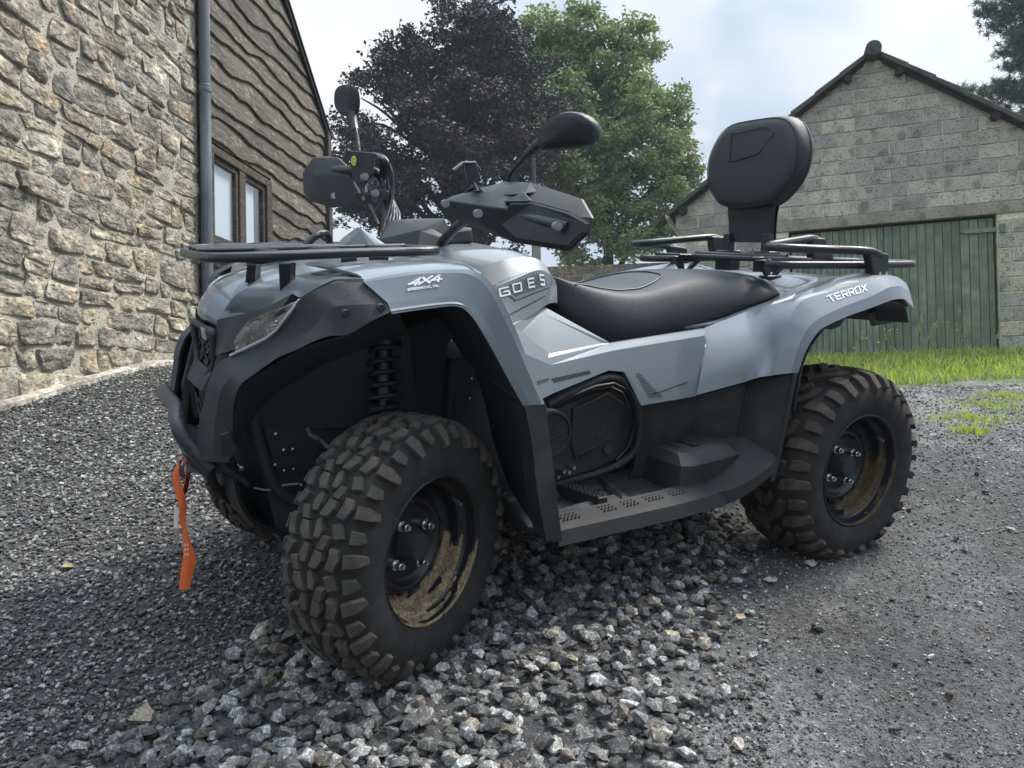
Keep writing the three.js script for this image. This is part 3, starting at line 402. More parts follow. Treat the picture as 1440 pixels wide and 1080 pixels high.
{
  const base = [16.1, 1, -23], T = thing('pine_tree', 'blue-green pine behind the right-hand roof slope of the shed', 'tree', base);
  mesh('trunk', join([tube([[0, -.5, 0], [.1, 6, 0], [0, 13, 0]], (t) => .22 * (1 - .8 * t), 10)]), std({ color: lin3(.06, .045, .035), roughness: .95 }), T);
  const v = [], idx = []; for (let i = 0; i < 26; i++) { const a = V(rr(-1, 1), rr(-.3, 1), rr(-1, 1)).normalize(), b = a.clone().cross(V(rr(-1, 1), rr(-1, 1), rr(-1, 1))).normalize().multiplyScalar(.012), o = V(rr(-.06, .06), rr(-.05, .1), rr(-.06, .06)), k = v.length; v.push(o.clone().add(b), o.clone().sub(b), o.clone().addScaledVector(a, rr(.13, .22))); idx.push(k, k + 1, k + 2); }
  const g = new THREE.BufferGeometry(); g.setAttribute('position', new THREE.Float32BufferAttribute(v.flatMap((q) => [q.x, q.y, q.z]), 3)); g.setIndex(idx); g.computeVertexNormals();
  const n = 9000, c = new THREE.InstancedMesh(g, leafMat, n), m4 = new THREE.Matrix4(), q = new THREE.Quaternion(), col = new THREE.Color(); let k = 0; const limbs = [];
  while (k < n) { const y = rr(3, 14), a = rr(0, 6.28), R = (1.7 + 1.1 * Math.sin(y * 2.1 + a)) * lerp(1, .45, sst(9, 14, y)) * rr(.5, 1); for (let i = 0; i < 60 && k < n; i++) { const t = Math.sqrt(rnd()), p = V(Math.cos(a) * R * t + rr(-.3, .3), y + .35 * t * t * R + rr(-.16, .16), Math.sin(a) * R * t + rr(-.3, .3)); q.setFromEuler(new THREE.Euler(rr(-.5, .5), rr(0, 6.3), rr(-.5, .5))); const s = rr(.8, 1.4); m4.compose(p, q, V(s, s, s)); c.setMatrixAt(k, m4); const w = rr(.6, 1.3); col.setRGB(.10 * w, .135 * w, .105 * w); c.setColorAt(k, col); k++; } }
  c.name = 'crown'; c.castShadow = true; tag(c, null, null, null, 'stuff'); T.add(c);
}

// ---------- loose stone and gravel ----------
function rock(n, fl) { const P = []; for (let i = 0; i < n; i++) { const d = V(rr(-1, 1), rr(-1, 1), rr(-1, 1)).normalize(); P.push(V(d.x * rr(.75, 1), d.y * fl * rr(.7, 1), d.z * rr(.6, .95)).multiplyScalar(.5)); } const g = new ConvexGeometry(P); return boxUV(g, 1.4); }
const rockMat = std({ color: 0xffffff, roughness: .82, map: rep(TX.rock, .7), bumpMap: rep(TX.stoneB, 1), bumpScale: .0014 });
function stoneColour(c) { const t = rnd(); let b = .06 + .14 * rnd() * rnd(); if (t > .94) b = rr(.3, .55); else if (t > .70) b = rr(.16, .30); const w = rnd() < .11 ? .34 : rr(-.02, .07); return c.setRGB(Math.min(.95, b * (2.7 + w * 1.6)), Math.min(.95, b * (2.7 + w * .5)), Math.min(.95, b * (2.66 - w * 1.2))); }
const gravel = new THREE.Group(); gravel.name = 'gravel'; tag(gravel, 'dark grey loose gravel and crushed stone covering the yard', 'gravel', null, 'stuff'); scene.add(gravel);
function scatter(name, n, variants, fl, place, dim = 1) {
  const per = Math.ceil(n / variants), m4 = new THREE.Matrix4(), q = new THREE.Quaternion(), col = new THREE.Color();
  for (let v = 0; v < variants; v++) { const im = new THREE.InstancedMesh(rock(13 + (v % 4) * 3, fl), rockMat, per); im.name = name; im.castShadow = im.receiveShadow = true;
    for (let i = 0; i < per; i++) { const [x, z, s, lift] = place(); q.setFromEuler(new THREE.Euler(rr(-.6, .6), rr(0, 6.3), rr(-.6, .6))); m4.compose(V(x, groundH(x, z) + lift * s, z), q, V(s * rr(.8, 1.35), s * rr(.7, 1.1), s * rr(.8, 1.2))); im.setMatrixAt(i, m4); im.setColorAt(i, stoneColour(col).multiplyScalar(dim)); } gravel.add(im); }
}
const tyreSpots = [];
scatter('crushed_stone', 15000, 8, .66, () => { let x, z; for (;;) { x = rr(-1.0, 1.0); z = -rr(1.05, 3.1); if (rnd() < coarse(x, z)) break; } const s = .010 + .040 * rnd() ** 2.6; return [x, z, s, rr(.1, .8)]; }, .92);
scatter('pebble', 64000, 5, .7, () => { let x, z; for (;;) { const d = 1.1 + 4.2 * rnd() ** 1.5; z = -d; x = rr(-1, .45) * d * .72; if (d > 2.6) x = rr(-1, .1) * d * .72; if (x > -2.75 - .12 * (4.05 + z)) { const k = sst(.5, .0, x); if (rnd() < .25 + .75 * k) break; } } const d = -z, s = (.007 + .011 * rnd() ** 2) * lerp(1, 1.5, sst(1.2, 4, d)); return [x, z, s, rr(.1, .5)]; });
scatter('grit', 40000, 4, .8, () => { const d = 1.1 + 4 * rnd() ** 1.4, z = -d, x = rr(-.1, 1) * d * .75; return [x, z, (.0035 + .006 * rnd() ** 3) * lerp(1, 2.2, sst(1.2, 4.5, d)), rr(.05, .35)]; }, 1.15);
scatter('loose_stone', 420, 3, .7, () => { const d = 1.2 + 3.5 * rnd(), z = -d, x = rr(-.95, .95) * d * .7; return [x, z, .012 + .02 * rnd() ** 2, .3]; });

// ---------- grass verge before the shed, tufts in the gravel ----------
function blades(name, label, n, spot, mat, cols) {
  const P = [], I = [], C = [];
  for (let i = 0; i < n; i++) { const [x, z, h, w] = spot(), y = groundH(x, z) - .01, a = rr(0, 6.3), b = rr(0, 6.3), k = P.length / 3, l = h * rr(.15, .6), dx = Math.cos(a) * w, dz = Math.sin(a) * w, lx = Math.cos(b) * l, lz = Math.sin(b) * l;
    P.push(x - dx, y, z - dz, x + dx, y, z + dz, x - dx * .8 + lx * .35, y + h * .6, z - dz * .8 + lz * .35, x + dx * .8 + lx * .35, y + h * .6, z + dz * .8 + lz * .35, x + lx, y + h * rr(.85, 1), z + lz); I.push(k, k + 1, k + 2, k + 1, k + 3, k + 2, k + 2, k + 3, k + 4); const c = cols[Math.floor(rnd() * cols.length)], t = rr(.7, 1.3); for (let q = 0; q < 5; q++) C.push(c[0] * t, c[1] * t, c[2] * t); }
  const g = new THREE.BufferGeometry(); g.setAttribute('position', new THREE.Float32BufferAttribute(P, 3)); g.setAttribute('color', new THREE.Float32BufferAttribute(C, 3)); g.setIndex(I); g.computeVertexNormals();
  return tag(mesh(name, g, mat), label, 'grass', null, 'stuff');
}
const grassMat = new THREE.MeshPhysicalMaterial({ color: 0xffffff, vertexColors: true, roughness: .9, transmission: .45, thickness: 0, side: THREE.DoubleSide });
const along = (t, d) => [2.589 + .9397 * t - .342 * d, -11.898 + .342 * t + .9397 * d];
const GC = [[.42, .54, .05], [.30, .44, .05], [.52, .58, .09], [.22, .34, .05], [.50, .47, .20]];
blades('grass', 'bright green grass verge in front of the shed door', 26000, () => { const t = rr(-1.5, 7.5), d = .05 + 3.0 * rnd(), [x, z] = along(t, d); const f = fbm(x * 1.4, z * 1.4, 501, 3), e = d > 2.5 + (f - .5) * 1.2 ? .25 : 1; return [x, z, (.07 + .2 * f * rnd() + (d < .8 ? .12 * rnd() : 0)) * e, .006 + .007 * rnd()]; }, grassMat, GC);
blades('grass_tuft', 'low tufts of grass growing in the gravel at the right', 2600, () => { const c = [[2.35, -3.95, .3, .1], [2.62, -4.25, .35, .12], [2.85, -3.98, .22, .08], [2.2, -3.7, .12, .05], [2.9, -4.5, .3, .1]][Math.floor(rnd() * 5)]; return [c[0] + rr(-1, 1) * c[2] * rnd(), c[1] + rr(-1, 1) * c[3] * 1.6 * rnd(), rr(.012, .05), .0025]; }, grassMat, GC);
blades('moss', 'sparse weeds and moss in the gravel by the stone wall', 1500, () => { const c = [[-1.75, -3.5, .3, .16], [-1.55, -3.1, .2, .12], [-2.25, -5.1, .15, .25], [-2.4, -4.7, .1, .4], [-1.95, -5.6, .2, .2]][Math.floor(rnd() * 5)]; return [c[0] + rr(-1, 1) * c[2], c[1] + rr(-1, 1) * c[3], rr(.008, .035), .0025]; }, grassMat, [[.13, .17, .05], [.20, .21, .09], [.10, .14, .04]]);
// tall seeding grasses by the door
{
  const S = thing('tall_grass', 'tall seeding grass stalks in front of the green door', 'grass', [...(() => { const [x, z] = along(3.5, .35); return [x, groundH(x, z), z]; })()]);
  const gs = [], hs = []; for (let i = 0; i < 26; i++) { const x = (i < 16 ? rr(-.35, .25) : rr(-1.6, 1.3)), z = rr(-.12, .25), h = (i < 16 ? rr(.35, .75) : rr(.2, .45)), l = rr(-.12, .12); gs.push(ctube([[x, 0, z], [x + l * .3, h * .6, z], [x + l, h, z + .03]], .0028, 6, 4)); for (let k = 0; k < 5; k++) hs.push(hull([[x + l, h - .09 + k * .022, z + .03], [x + l + rr(-.03, .03), h - .07 + k * .022, z + .03 + rr(-.02, .02)], [x + l + rr(-.012, .012), h - .08 + k * .022, z + .05], [x + l, h - .06 + k * .022, z + .02]], 0)); }
  tag(mesh('stalk', join(gs), std({ color: lin3(.20, .27, .08), roughness: .8 }), S), null, null, null, 'stuff'); tag(mesh('seed_head', join(hs), std({ color: lin3(.32, .30, .18), roughness: .9 }), S), null, null, null, 'stuff');
  const F = [[-1.5, .34], [-1.27, .28], [-1.75, .22]]; F.forEach(([t, h], i) => { const [x, z] = along(3.5 + t * .62, .7), d = thing('dandelion', ['yellow dandelion flower standing tallest in the grass verge', 'yellow dandelion flower just right of the tallest one', 'low yellow dandelion flower left of the other two'][i], 'flower', [x, groundH(x, z), z]); mesh('stem', ctube([[0, 0, 0], [.01, h * .6, 0], [.02, h, 0]], .003, 6, 5), std({ color: lin3(.15, .22, .06), roughness: .8 }), d); mesh('bloom', join([new THREE.SphereGeometry(.018, 10, 6).scale(1, .5, 1).translate(.02, h, 0)]), std({ color: lin3(.75, .6, .03), roughness: .8 }), d); });
}
{ const p = [1.055,-2.827], t = thing('twig', 'thin dry pale twig lying on the tarmac at the right', 'twig', [p[0], groundH(p[0], p[1]) + .004, p[1]], .5); mesh('stem', join([ctube([[-.05, .002, 0], [-.02, .006, .004], [.02, .004, -.002], [.05, .006, .004]], .0022, 10, 5), ctube([[.01, .005, 0], [.025, .008, .012], [.04, .005, .02]], .0014, 6, 5), ctube([[.03, .005, 0], [.045, .008, -.012]], .0012, 5, 5)]), std({ color: lin3(.42, .33, .20), roughness: .9 }), t); }
// a few stones that stand out
[[[-.722,-1.486], .062, [.30, .29, .25], 'flat pale grey-tan stone lying in the gravel at the bottom left'], [[.399,-1.405], .04, [.42, .42, .41], 'pale rounded stone alone near the bottom edge, right of the stone heap'], [[.824,-2.16], .042, [.34, .33, .31], 'speckled pale stone beside the foot of the rear wheel'], [[-.222,-1.576], .03, [.45, .33, .16], 'orange-tinted stone below the front wheel'], [[-1.239,-2.136], .035, [.42, .36, .22], 'tan flat stone in the fine gravel at the left'], [[.533,-1.854], .034, [.36, .33, .26], 'tan block-shaped stone at the right edge of the stone heap'], [[.68,-2.059], .036, [.4, .4, .39], 'white-edged stone between the heap and the rear wheel'], [[-.513,-1.761], .06, [.13, .13, .115], 'large dark slab of stone against the front tyre'], [[1.358,-2.378], .026, [.05, .05, .05], 'small black stone alone on the tarmac at the right'], [[1.58,-2.467], .03, [.42, .41, .38], 'pale flat stone at the right edge'], [[.193,-1.545], .026, [.36, .28, .12], 'yellowish pebble at the lower right of the heap']].forEach(([p, s, c, label]) => { const o = tag(mesh('stone', rock(13, .6), std({ color: lin3(c[0] * 2, c[1] * 2, c[2] * 2), map: rep(TX.stone, .8), bumpMap: rep(TX.stoneB, 1), bumpScale: .003, roughness: .85 })), label, 'stone'); o.position.set(p[0], groundH(p[0], p[1]) + s * .35, p[1]); o.rotation.set(rr(-.3, .3), rr(0, 6), rr(-.2, .2)); o.scale.set(s * 1.3, s * .9, s); });

// ---------- quad bike: own axes x to the rear, y up, z to its left, origin on the ground under the front axle ----------
const bike = thing('quad_bike', 'blue-grey four-wheeled quad bike with black racks and a passenger backrest parked on the gravel', 'quad bike');
bike.applyMatrix4(new THREE.Matrix4().set(0.85449,0.02647,0.51879,-0.4588,0.08622,0.97762,-0.19189,0.4286,-0.51226,0.2087,0.83309,-2.0546,0,0,0,1));
const part = (n, g, m, p = bike) => mesh(n, g, m, p);
const both = (n, g, m) => [part(n, g, m), part(n, mirrorZ(g), m)];

// tyre section as a curve: c = distance from the middle of the tread along the surface
function section(R, W, lip) {
  const h = W / 2, P = [[0, R - .012], [h * .42, R - .013], [h * .68, R - .018], [h * .84, R - .028], [h * .95, R - .048], [h, R - .072], [h * .985, R - .094], [h * .93, lip + .012], [h * .88, lip - .002]].map((q) => new THREE.Vector2(...q));
  const sp = new THREE.SplineCurve(P), pts = sp.getSpacedPoints(60), L = sp.getLength();
  return { pts, L, at(c) { const s = Math.sign(c) || 1, t = Math.min(59.999, Math.abs(c) / L * 60), i = Math.floor(t), a = pts[i], b = pts[i + 1], f = t - i, d = b.clone().sub(a).normalize(); return { w: s * lerp(a.x, b.x, f), r: lerp(a.y, b.y, f), nw: s * -d.y * -1 * -1, nr: d.x, dx: d.x, dy: d.y, s }; } };
}
function tyreBlock(sec, R, poly, h0, h1, draft = .004) { // one rubber block: outline in (along the tread, across the tread) metres
  const n = poly.length, c = poly.reduce((a, q) => [a[0] + q[0] / n, a[1] + q[1] / n], [0, 0]), v = [], idx = [];
  const put = (s, cc, h) => { const q = sec.at(cc), w = q.w + q.s * -q.dy * h, r = q.r + q.dx * h, a = s / R; v.push(V(Math.sin(a) * r, Math.cos(a) * r, w)); };
  for (const [k, h] of [[1.08, -.004], [.99, h1 * .88], [.92, h1]]) for (const q of poly) { const hh = h > 0 && Array.isArray(h0) ? h : h; put(c[0] + (q[0] - c[0]) * k, c[1] + (q[1] - c[1]) * k, hh); }
  const m = put(c[0], c[1], h1 * 1.02);
  for (let r = 0; r < 2; r++) for (let i = 0; i < n; i++) { const j = (i + 1) % n, a = r * n + i, b = r * n + j; idx.push(a, a + n, b, b, a + n, b + n); }
  for (let i = 0; i < n; i++) idx.push(2 * n + i, 3 * n, 2 * n + (i + 1) % n);
  const ar = poly.reduce((s, a, i) => { const b = poly[(i + 1) % n]; return s + a[0] * b[1] - a[1] * b[0]; }, 0);
  if (ar < 0) for (let i = 0; i < idx.length; i += 3) { const t = idx[i]; idx[i] = idx[i + 1]; idx[i + 1] = t; }
  return fromTris(v, idx, .35);
}
function wheel(name, pos, turn, o, split) {
  const w = new THREE.Group(); w.name = name; w.position.set(...pos); w.rotation.y = turn; bike.add(w);
  const { R, W, lip, N, front } = o, sec = section(R, W, lip), side = pos[2] > 0 ? 1 : -1;
  // carcass
  const prof = []; for (let i = -60; i <= 60; i++) { const q = sec.at(i / 60 * sec.L * .9999); prof.push(new THREE.Vector2(q.r, q.w)); }
  const lathe = (pts, seg = 72) => { const g = new THREE.LatheGeometry(pts, seg); g.rotateX(Math.PI / 2); return g; };
  const ty = lathe(prof.map((q) => new THREE.Vector2(q.x, q.y)), 80), uv = ty.attributes.uv; for (let i = 0; i < uv.count; i++) uv.setXY(i, uv.getX(i) * 1.8, uv.getY(i) * .36);
  mesh('tyre', plain(ty), M.rubber, w);
  // raised lines and moulded ring on the side wall
  const h = W / 2; mesh('sidewall_ring', join([lathe([[lip + .018, h * .945], [lip + .020, h * .965], [lip + .023, h * .97], [lip + .026, h * .965], [lip + .027, h * .95]].map((q) => new THREE.Vector2(q[0], side * q[1])), 72)]), M.rubber, w);
  // tread blocks
  const P = 2 * Math.PI * R / N, blocks = [];
  const F = (a) => a;
  const shapes = front ? [
    [[.002, .003], [.034, .014], [.034, .032], [.018, .034], [.000, .021]], [[.038, .016], [.064, .026], [.062, .043], [.037, .034]],
    [[.056, .004], [.088, .002], [.094, .012], [.072, .022], [.055, .018]],
    [[.004, .041], [.030, .048], [.044, .047], [.044, .063], [.026, .066], [.002, .058]], [[.060, .050], [.086, .040], [.092, .056], [.066, .068]],
    [[.010, .073], [.036, .071], [.040, .088], [.038, .112], [.024, .116], [.014, .096]], [[.058, .076], [.084, .074], [.086, .096], [.070, .104], [.060, .092]],
  ] : [
    [[.000, .002], [.028, .006], [.052, .038], [.082, .050], [.078, .068], [.044, .058], [.018, .026]],
    [[.052, .004], [.084, .008], [.098, .022], [.082, .030], [.062, .020]],
    [[.006, .050], [.032, .060], [.040, .088], [.036, .128], [.014, .132], [.012, .092]],
    [[.062, .080], [.088, .080], [.092, .100], [.086, .122], [.068, .124], [.064, .100]],
  ];
  const hgt = front ? [.012, .012, .011, .012, .0115, .012, .011] : [.014, .013, .014, .013];
  const kP = P / (front ? .0967 : .108), geos = [];
  for (const sd of [1, -1]) shapes.forEach((s, k) => { const off = sd < 0 ? .5 * P : 0; geos.push(tyreBlock(sec, R, s.map(([a, c]) => [(a * kP + off) * (side > 0 ? 1 : -1), c * (W / (front ? .19 : .24)) * sd]), 0, hgt[k])); });
  const list = []; for (let i = 0; i < N; i++) for (const g of geos) list.push([g, -i / N * 2 * Math.PI]);
  const tm = front ? M.tread : M.treadR;
  if (split) for (const [g, a] of list) { const b = mesh('tread_block', g, tm, w); b.rotation.z = a; }
  else tag(mesh('tread', join(list.map(([g, a]) => g.clone().rotateZ(a))), tm, w), null, null, null, 'stuff');
  // pressed steel rim
  const k = lip / .155, z0 = side * (h - .012), q = (r, d) => new THREE.Vector2(r * k, z0 - side * d);
  const barrel = [q(.1525, .010), q(.158, .004), q(.1585, -.001), q(.156, -.004), q(.152, -.002), q(.150, .004), q(.148, .020), q(.1455, .028), q(.138, .033), q(.1345, .042), q(.133, .060), q(.129, .068), q(.121, .076), q(.113, .083)];
  const disc = [q(.113, .083), q(.110, .080), q(.106, .068), q(.100, .061), q(.092, .059), q(.088, .062), q(.084, .070), q(.074, .075), q(.066, .072), q(.040, .072), q(.034, .072), q(.0001, .072)];
  if (side < 0) { barrel.reverse(); disc.reverse(); }
  const rim = mesh('rim', plain(lathe(barrel, 72)), M.rim, w); mesh('wheel_disc', plain(lathe(disc, 64)), M.rim, w);
  const hub = [q(.040, .073), q(.037, .062), q(.031, .040), q(.029, .036), q(.026, .034), q(.0001, .034)]; if (side < 0) hub.reverse();
  mesh('hub_cap', plain(lathe(hub, 10)), M.dusty, w);
  for (let i = 0; i < 4; i++) { const a = (30 + i * 90) * Math.PI / 180, x = Math.cos(a) * .057 * k, y = Math.sin(a) * .057 * k, z = z0 - side * .072; mesh('lug_nut', join([cyl([x, y, z], [x, y, z + side * .010], .0125, 16, .0115), cyl([x, y, z + side * .010], [x, y, z + side * .024], .0085, 6), cyl([x, y, z + side * .024], [x, y, z + side * .031], .0055, 10)]), M.chrome, w); }
  const vh = []; for (let i = 0; i < 12; i++) { const a = i / 12 * 6.283 + .2, x = Math.cos(a) * .103 * k, y = Math.sin(a) * .103 * k, z = z0 - side * .0655; vh.push(cyl([x, y, z - side * .004], [x * .985, y * .985, z + side * .0015], .0085, 12)); } mesh('vent_holes', join(vh), std({ color: lin3(.002, .002, .002), roughness: 1 }), w);
  { const a = .55, x = Math.cos(a) * .137 * k, y = Math.sin(a) * .137 * k, z = z0 - side * .036; mesh('valve', join([cyl([x, y, z], [x * .95, y * .95, z + side * .016], .0045, 10), cyl([x * .95, y * .95, z + side * .016], [x * .93, y * .93, z + side * .026], .0036, 10)]), M.steel, w); }
  // dried mud inside the lower half of the rim
  if (split) {
    const v = [], idx = [], nA = 150, rows = [], sp = new THREE.SplineCurve(barrel).getSpacedPoints(46), map = new Map();
    const A0 = front ? -2.7 : -2.55, A1 = front ? .12 : .95;
    const pt = (i, j) => { const key = i * 100 + j; if (!map.has(key)) { const a = lerp(A0, A1, i / nA), r = sp[j].x - .0012, z = sp[j].y + side * .0012; map.set(key, v.push(V(Math.cos(a) * r, Math.sin(a) * r, z)) - 1); } return map.get(key); };
    for (let i = 0; i < nA; i++) for (let j = 0; j < 46; j++) { const t = i / nA, s = sp[j].x / k; if (s > .1585) continue; const groove = sp[j].x / k > .1445 && s < .1512 ? -.4 : s < .125 ? -.4 : (s > .1335 && s < .1375) ? -.22 : s > .152 ? -.1 : 0, arc = Math.min(t, 1 - t) * (front ? 5 : 3.2), n2 = fbm(i * .06, j * .2, front ? 601 : 631, 5); if (Math.min(1, arc) + groove + (n2 - .5) * (front ? 1.1 : 1.5) > (front ? .55 : .72)) { const a = pt(i, j), b = pt(i + 1, j), c = pt(i + 1, j + 1), d = pt(i, j + 1); idx.push(a, b, c, a, c, d); } }
    if (idx.length) { const g = fromTris(v, idx, -1), uv2 = g.attributes.uv; mesh('mud', g, std({ color: front ? lin3(1, .96, .88) : lin3(.36, .31, .24), roughness: .95, map: rep(TX.mud, 6), side: THREE.DoubleSide }), w); }
  }
  return w;
}
const FW = { R: .277, W: .19, lip: .155, N: 18, front: true }, RW = { R: .285, W: .24, lip: .161, N: 15, front: false };
const steer = .46;
wheel('front_wheel', [-.005, .272, .42], steer, FW, true);
wheel('front_wheel', [.0, .272, -.42], steer, FW, false);
wheel('rear_wheel', [1.335, .261, .471], 0, RW, true);
wheel('rear_wheel', [1.335, .261, -.471], 0, RW, false);

// ---------- bodywork ----------
// left front fender: top edge, crest, lip crease, lip edge, turned-in edge
{
  const crest = [[-.094,.828,.465], [-.048,.836,.472], [.015,.843,.48], [.088,.846,.488], [.129,.841,.495], [.154,.822,.503], [.175,.79,.512], [.205,.728,.52], [.235,.653,.528], [.271,.565,.533]];
  const soft = [[-.094,.825,.468], [-.048,.832,.476], [.013,.839,.484], [.081,.84,.492], [.116,.836,.499], [.14,.819,.507], [.16,.788,.516], [.19,.726,.524], [.224,.651,.532], [.263,.565,.536]];
  const crease = [[-.062,.788,.5], [-.032,.79,.503], [.017,.794,.507], [.067,.796,.511], [.096,.79,.514], [.115,.774,.517], [.135,.749,.52], [.169,.69,.526], [.198,.633,.532], [.234,.568,.537]];
  const lip = [[-.06,.775,.515], [-.032,.778,.517], [.01,.782,.52], [.061,.785,.522], [.085,.781,.524], [.102,.768,.526], [.12,.745,.528], [.156,.687,.531], [.188,.63,.535], [.224,.568,.539]];
  const inn = lip.map(([x, y, z]) => [x + .004, y + .012, z - .03]);
  const inner = lip.map(([x, y, z], i) => [x + (i > 5 ? .03 : .01), y + .05, .22]);
  both('front_fender', net([crest, soft, crease, lip, inn], { nu: 48, t: .005, crease: .22 }), M.paint);
  both('fender_liner', net([inn, inner], { nu: 40, t: .004, nv: 3, crease: .4 }), M.dark);
  // top of the fender, running in under the rack to the hood and the tank shroud
  const top0 = crest.slice(0, 6), t1 = top0.map(([x, y, z]) => [x, y + .013, z - .03]), t2 = [[-.13, .852, .36], [-.04, .86, .37], [.05, .862, .375], [.13, .86, .38], [.17, .853, .385], [.2, .838, .39]], t3 = [[-.13, .855, .22], [-.03, .862, .22], [.06, .862, .21], [.16, .865, .21], [.22, .862, .21], [.26, .845, .21]];
  both('fender_top', net([top0, t1, t2, t3], { nu: 26, nv: 3, smooth: true, t: .005, crease: .5 }), M.paint);
  // rear wall of the fender between its crest and the tank side
  both('fender_side', net([crest.slice(5).map(([x, y, z]) => [x + .001, y, z - .002]), crest.slice(5).map(([x, y, z]) => [x + .045, y + .004, z - .13]), crest.slice(5).map(([x, y, z], i) => [x + .085, y + .004, [.22, .23, .25, .28, .31][i]])], { nu: 20, t: .004, flip: false, crease: .5 }), M.paint);
  // black edge strip from the fender down to the running board
  const sA = [[.271,.565,.533], [.282,.491,.535], [.298,.385,.536], [.331,.237,.52]], sB = [[.223,.569,.54], [.241,.49,.541], [.258,.377,.541], [.293,.254,.525]];
  both('arch_strip', net([sA.map(([x, y, z]) => [x + .008, y, z - .05]), sA, sB, sB.map(([x, y, z]) => [x + .004, y, z - .05])], { nu: 20, t: .006, crease: .3 }), M.dusty);
  both('arch_liner', net([sB.map(([x, y, z]) => [x + .006, y, z - .03]), sB.map(([x, y, z], i) => [x + .06 + i * .01, y + .02, .22])], { nu: 12, t: .005, nv: 2 }), M.dark);
}
// black flare that sweeps from the fender past the headlight down to the bumper
{
  const e0 = [[-.094,.828,.465], [-.144,.828,.455], [-.186,.81,.44], [-.205,.795,.425], [-.22,.765,.4], [-.246,.716,.345], [-.273,.693,.3], [-.301,.673,.265], [-.321,.658,.24], [-.339,.622,.225], [-.346,.59,.215], [-.359,.538,.205], [-.366,.493,.2], [-.371,.449,.195]];
  const e1 = [[-.062,.788,.5], [-.11,.788,.492], [-.155,.786,.482], [-.178,.766,.468], [-.195,.741,.452], [-.22,.721,.415], [-.25,.69,.36], [-.285,.659,.315], [-.305,.642,.295], [-.324,.614,.275], [-.331,.584,.265], [-.339,.539,.255], [-.343,.498,.25], [-.346,.456,.245]];
  const e2 = [[-.06,.775,.515], [-.097,.758,.508], [-.139,.735,.5], [-.173,.733,.49], [-.198,.723,.475], [-.216,.707,.445], [-.243,.685,.395], [-.28,.646,.345], [-.299,.626,.325], [-.307,.591,.3], [-.31,.558,.29], [-.311,.527,.285], [-.314,.493,.28], [-.32,.459,.275]];
  const e3 = e2.map(([x, y, z]) => [x + .014, y - .004, z - .03]);
  both('fender_flare', net([e0.map(([x, y, z]) => [x + .006, y - .004, z - .03]), e0, e1, e2, e3], { nu: 52, t: .006, crease: .25, ten: .35 }), M.plastic);
  for (const [x, y, z] of [[-.14,.773,.495], [-.076,.782,.51]]) { const g = join([cyl([x, y, z - .014], [x + .001, y - .001, z - .001], .009, 16, .007)]); both('fender_plug', g, M.plastic); }
  // tab at the foot of the flare
  both('flare_tab', hull([[-.334,.52,.285], [-.32,.523,.285], [-.306,.488,.28], [-.315,.471,.275], [-.329,.472,.26], [-.323,.508,.24]], .003), M.plastic);
  // wheel-well lining behind the flare: a folded dark sheet
  both('wheel_well', net([[[-.005,.761,.42], [-.125,.717,.42], [-.197,.697,.4], [-.291,.616,.3], [-.305,.516,.27]], [[.083,.695,.27], [-.011,.667,.25], [-.099,.635,.22], [-.21,.565,.19], [-.266,.508,.19]], [[.124,.467,.23], [.007,.478,.21], [-.101,.481,.18], [-.178,.488,.17], [-.239,.5,.17]]], { nu: 16, t: .005, nv: 2, crease: .3, ten: .1 }), M.dark);
}
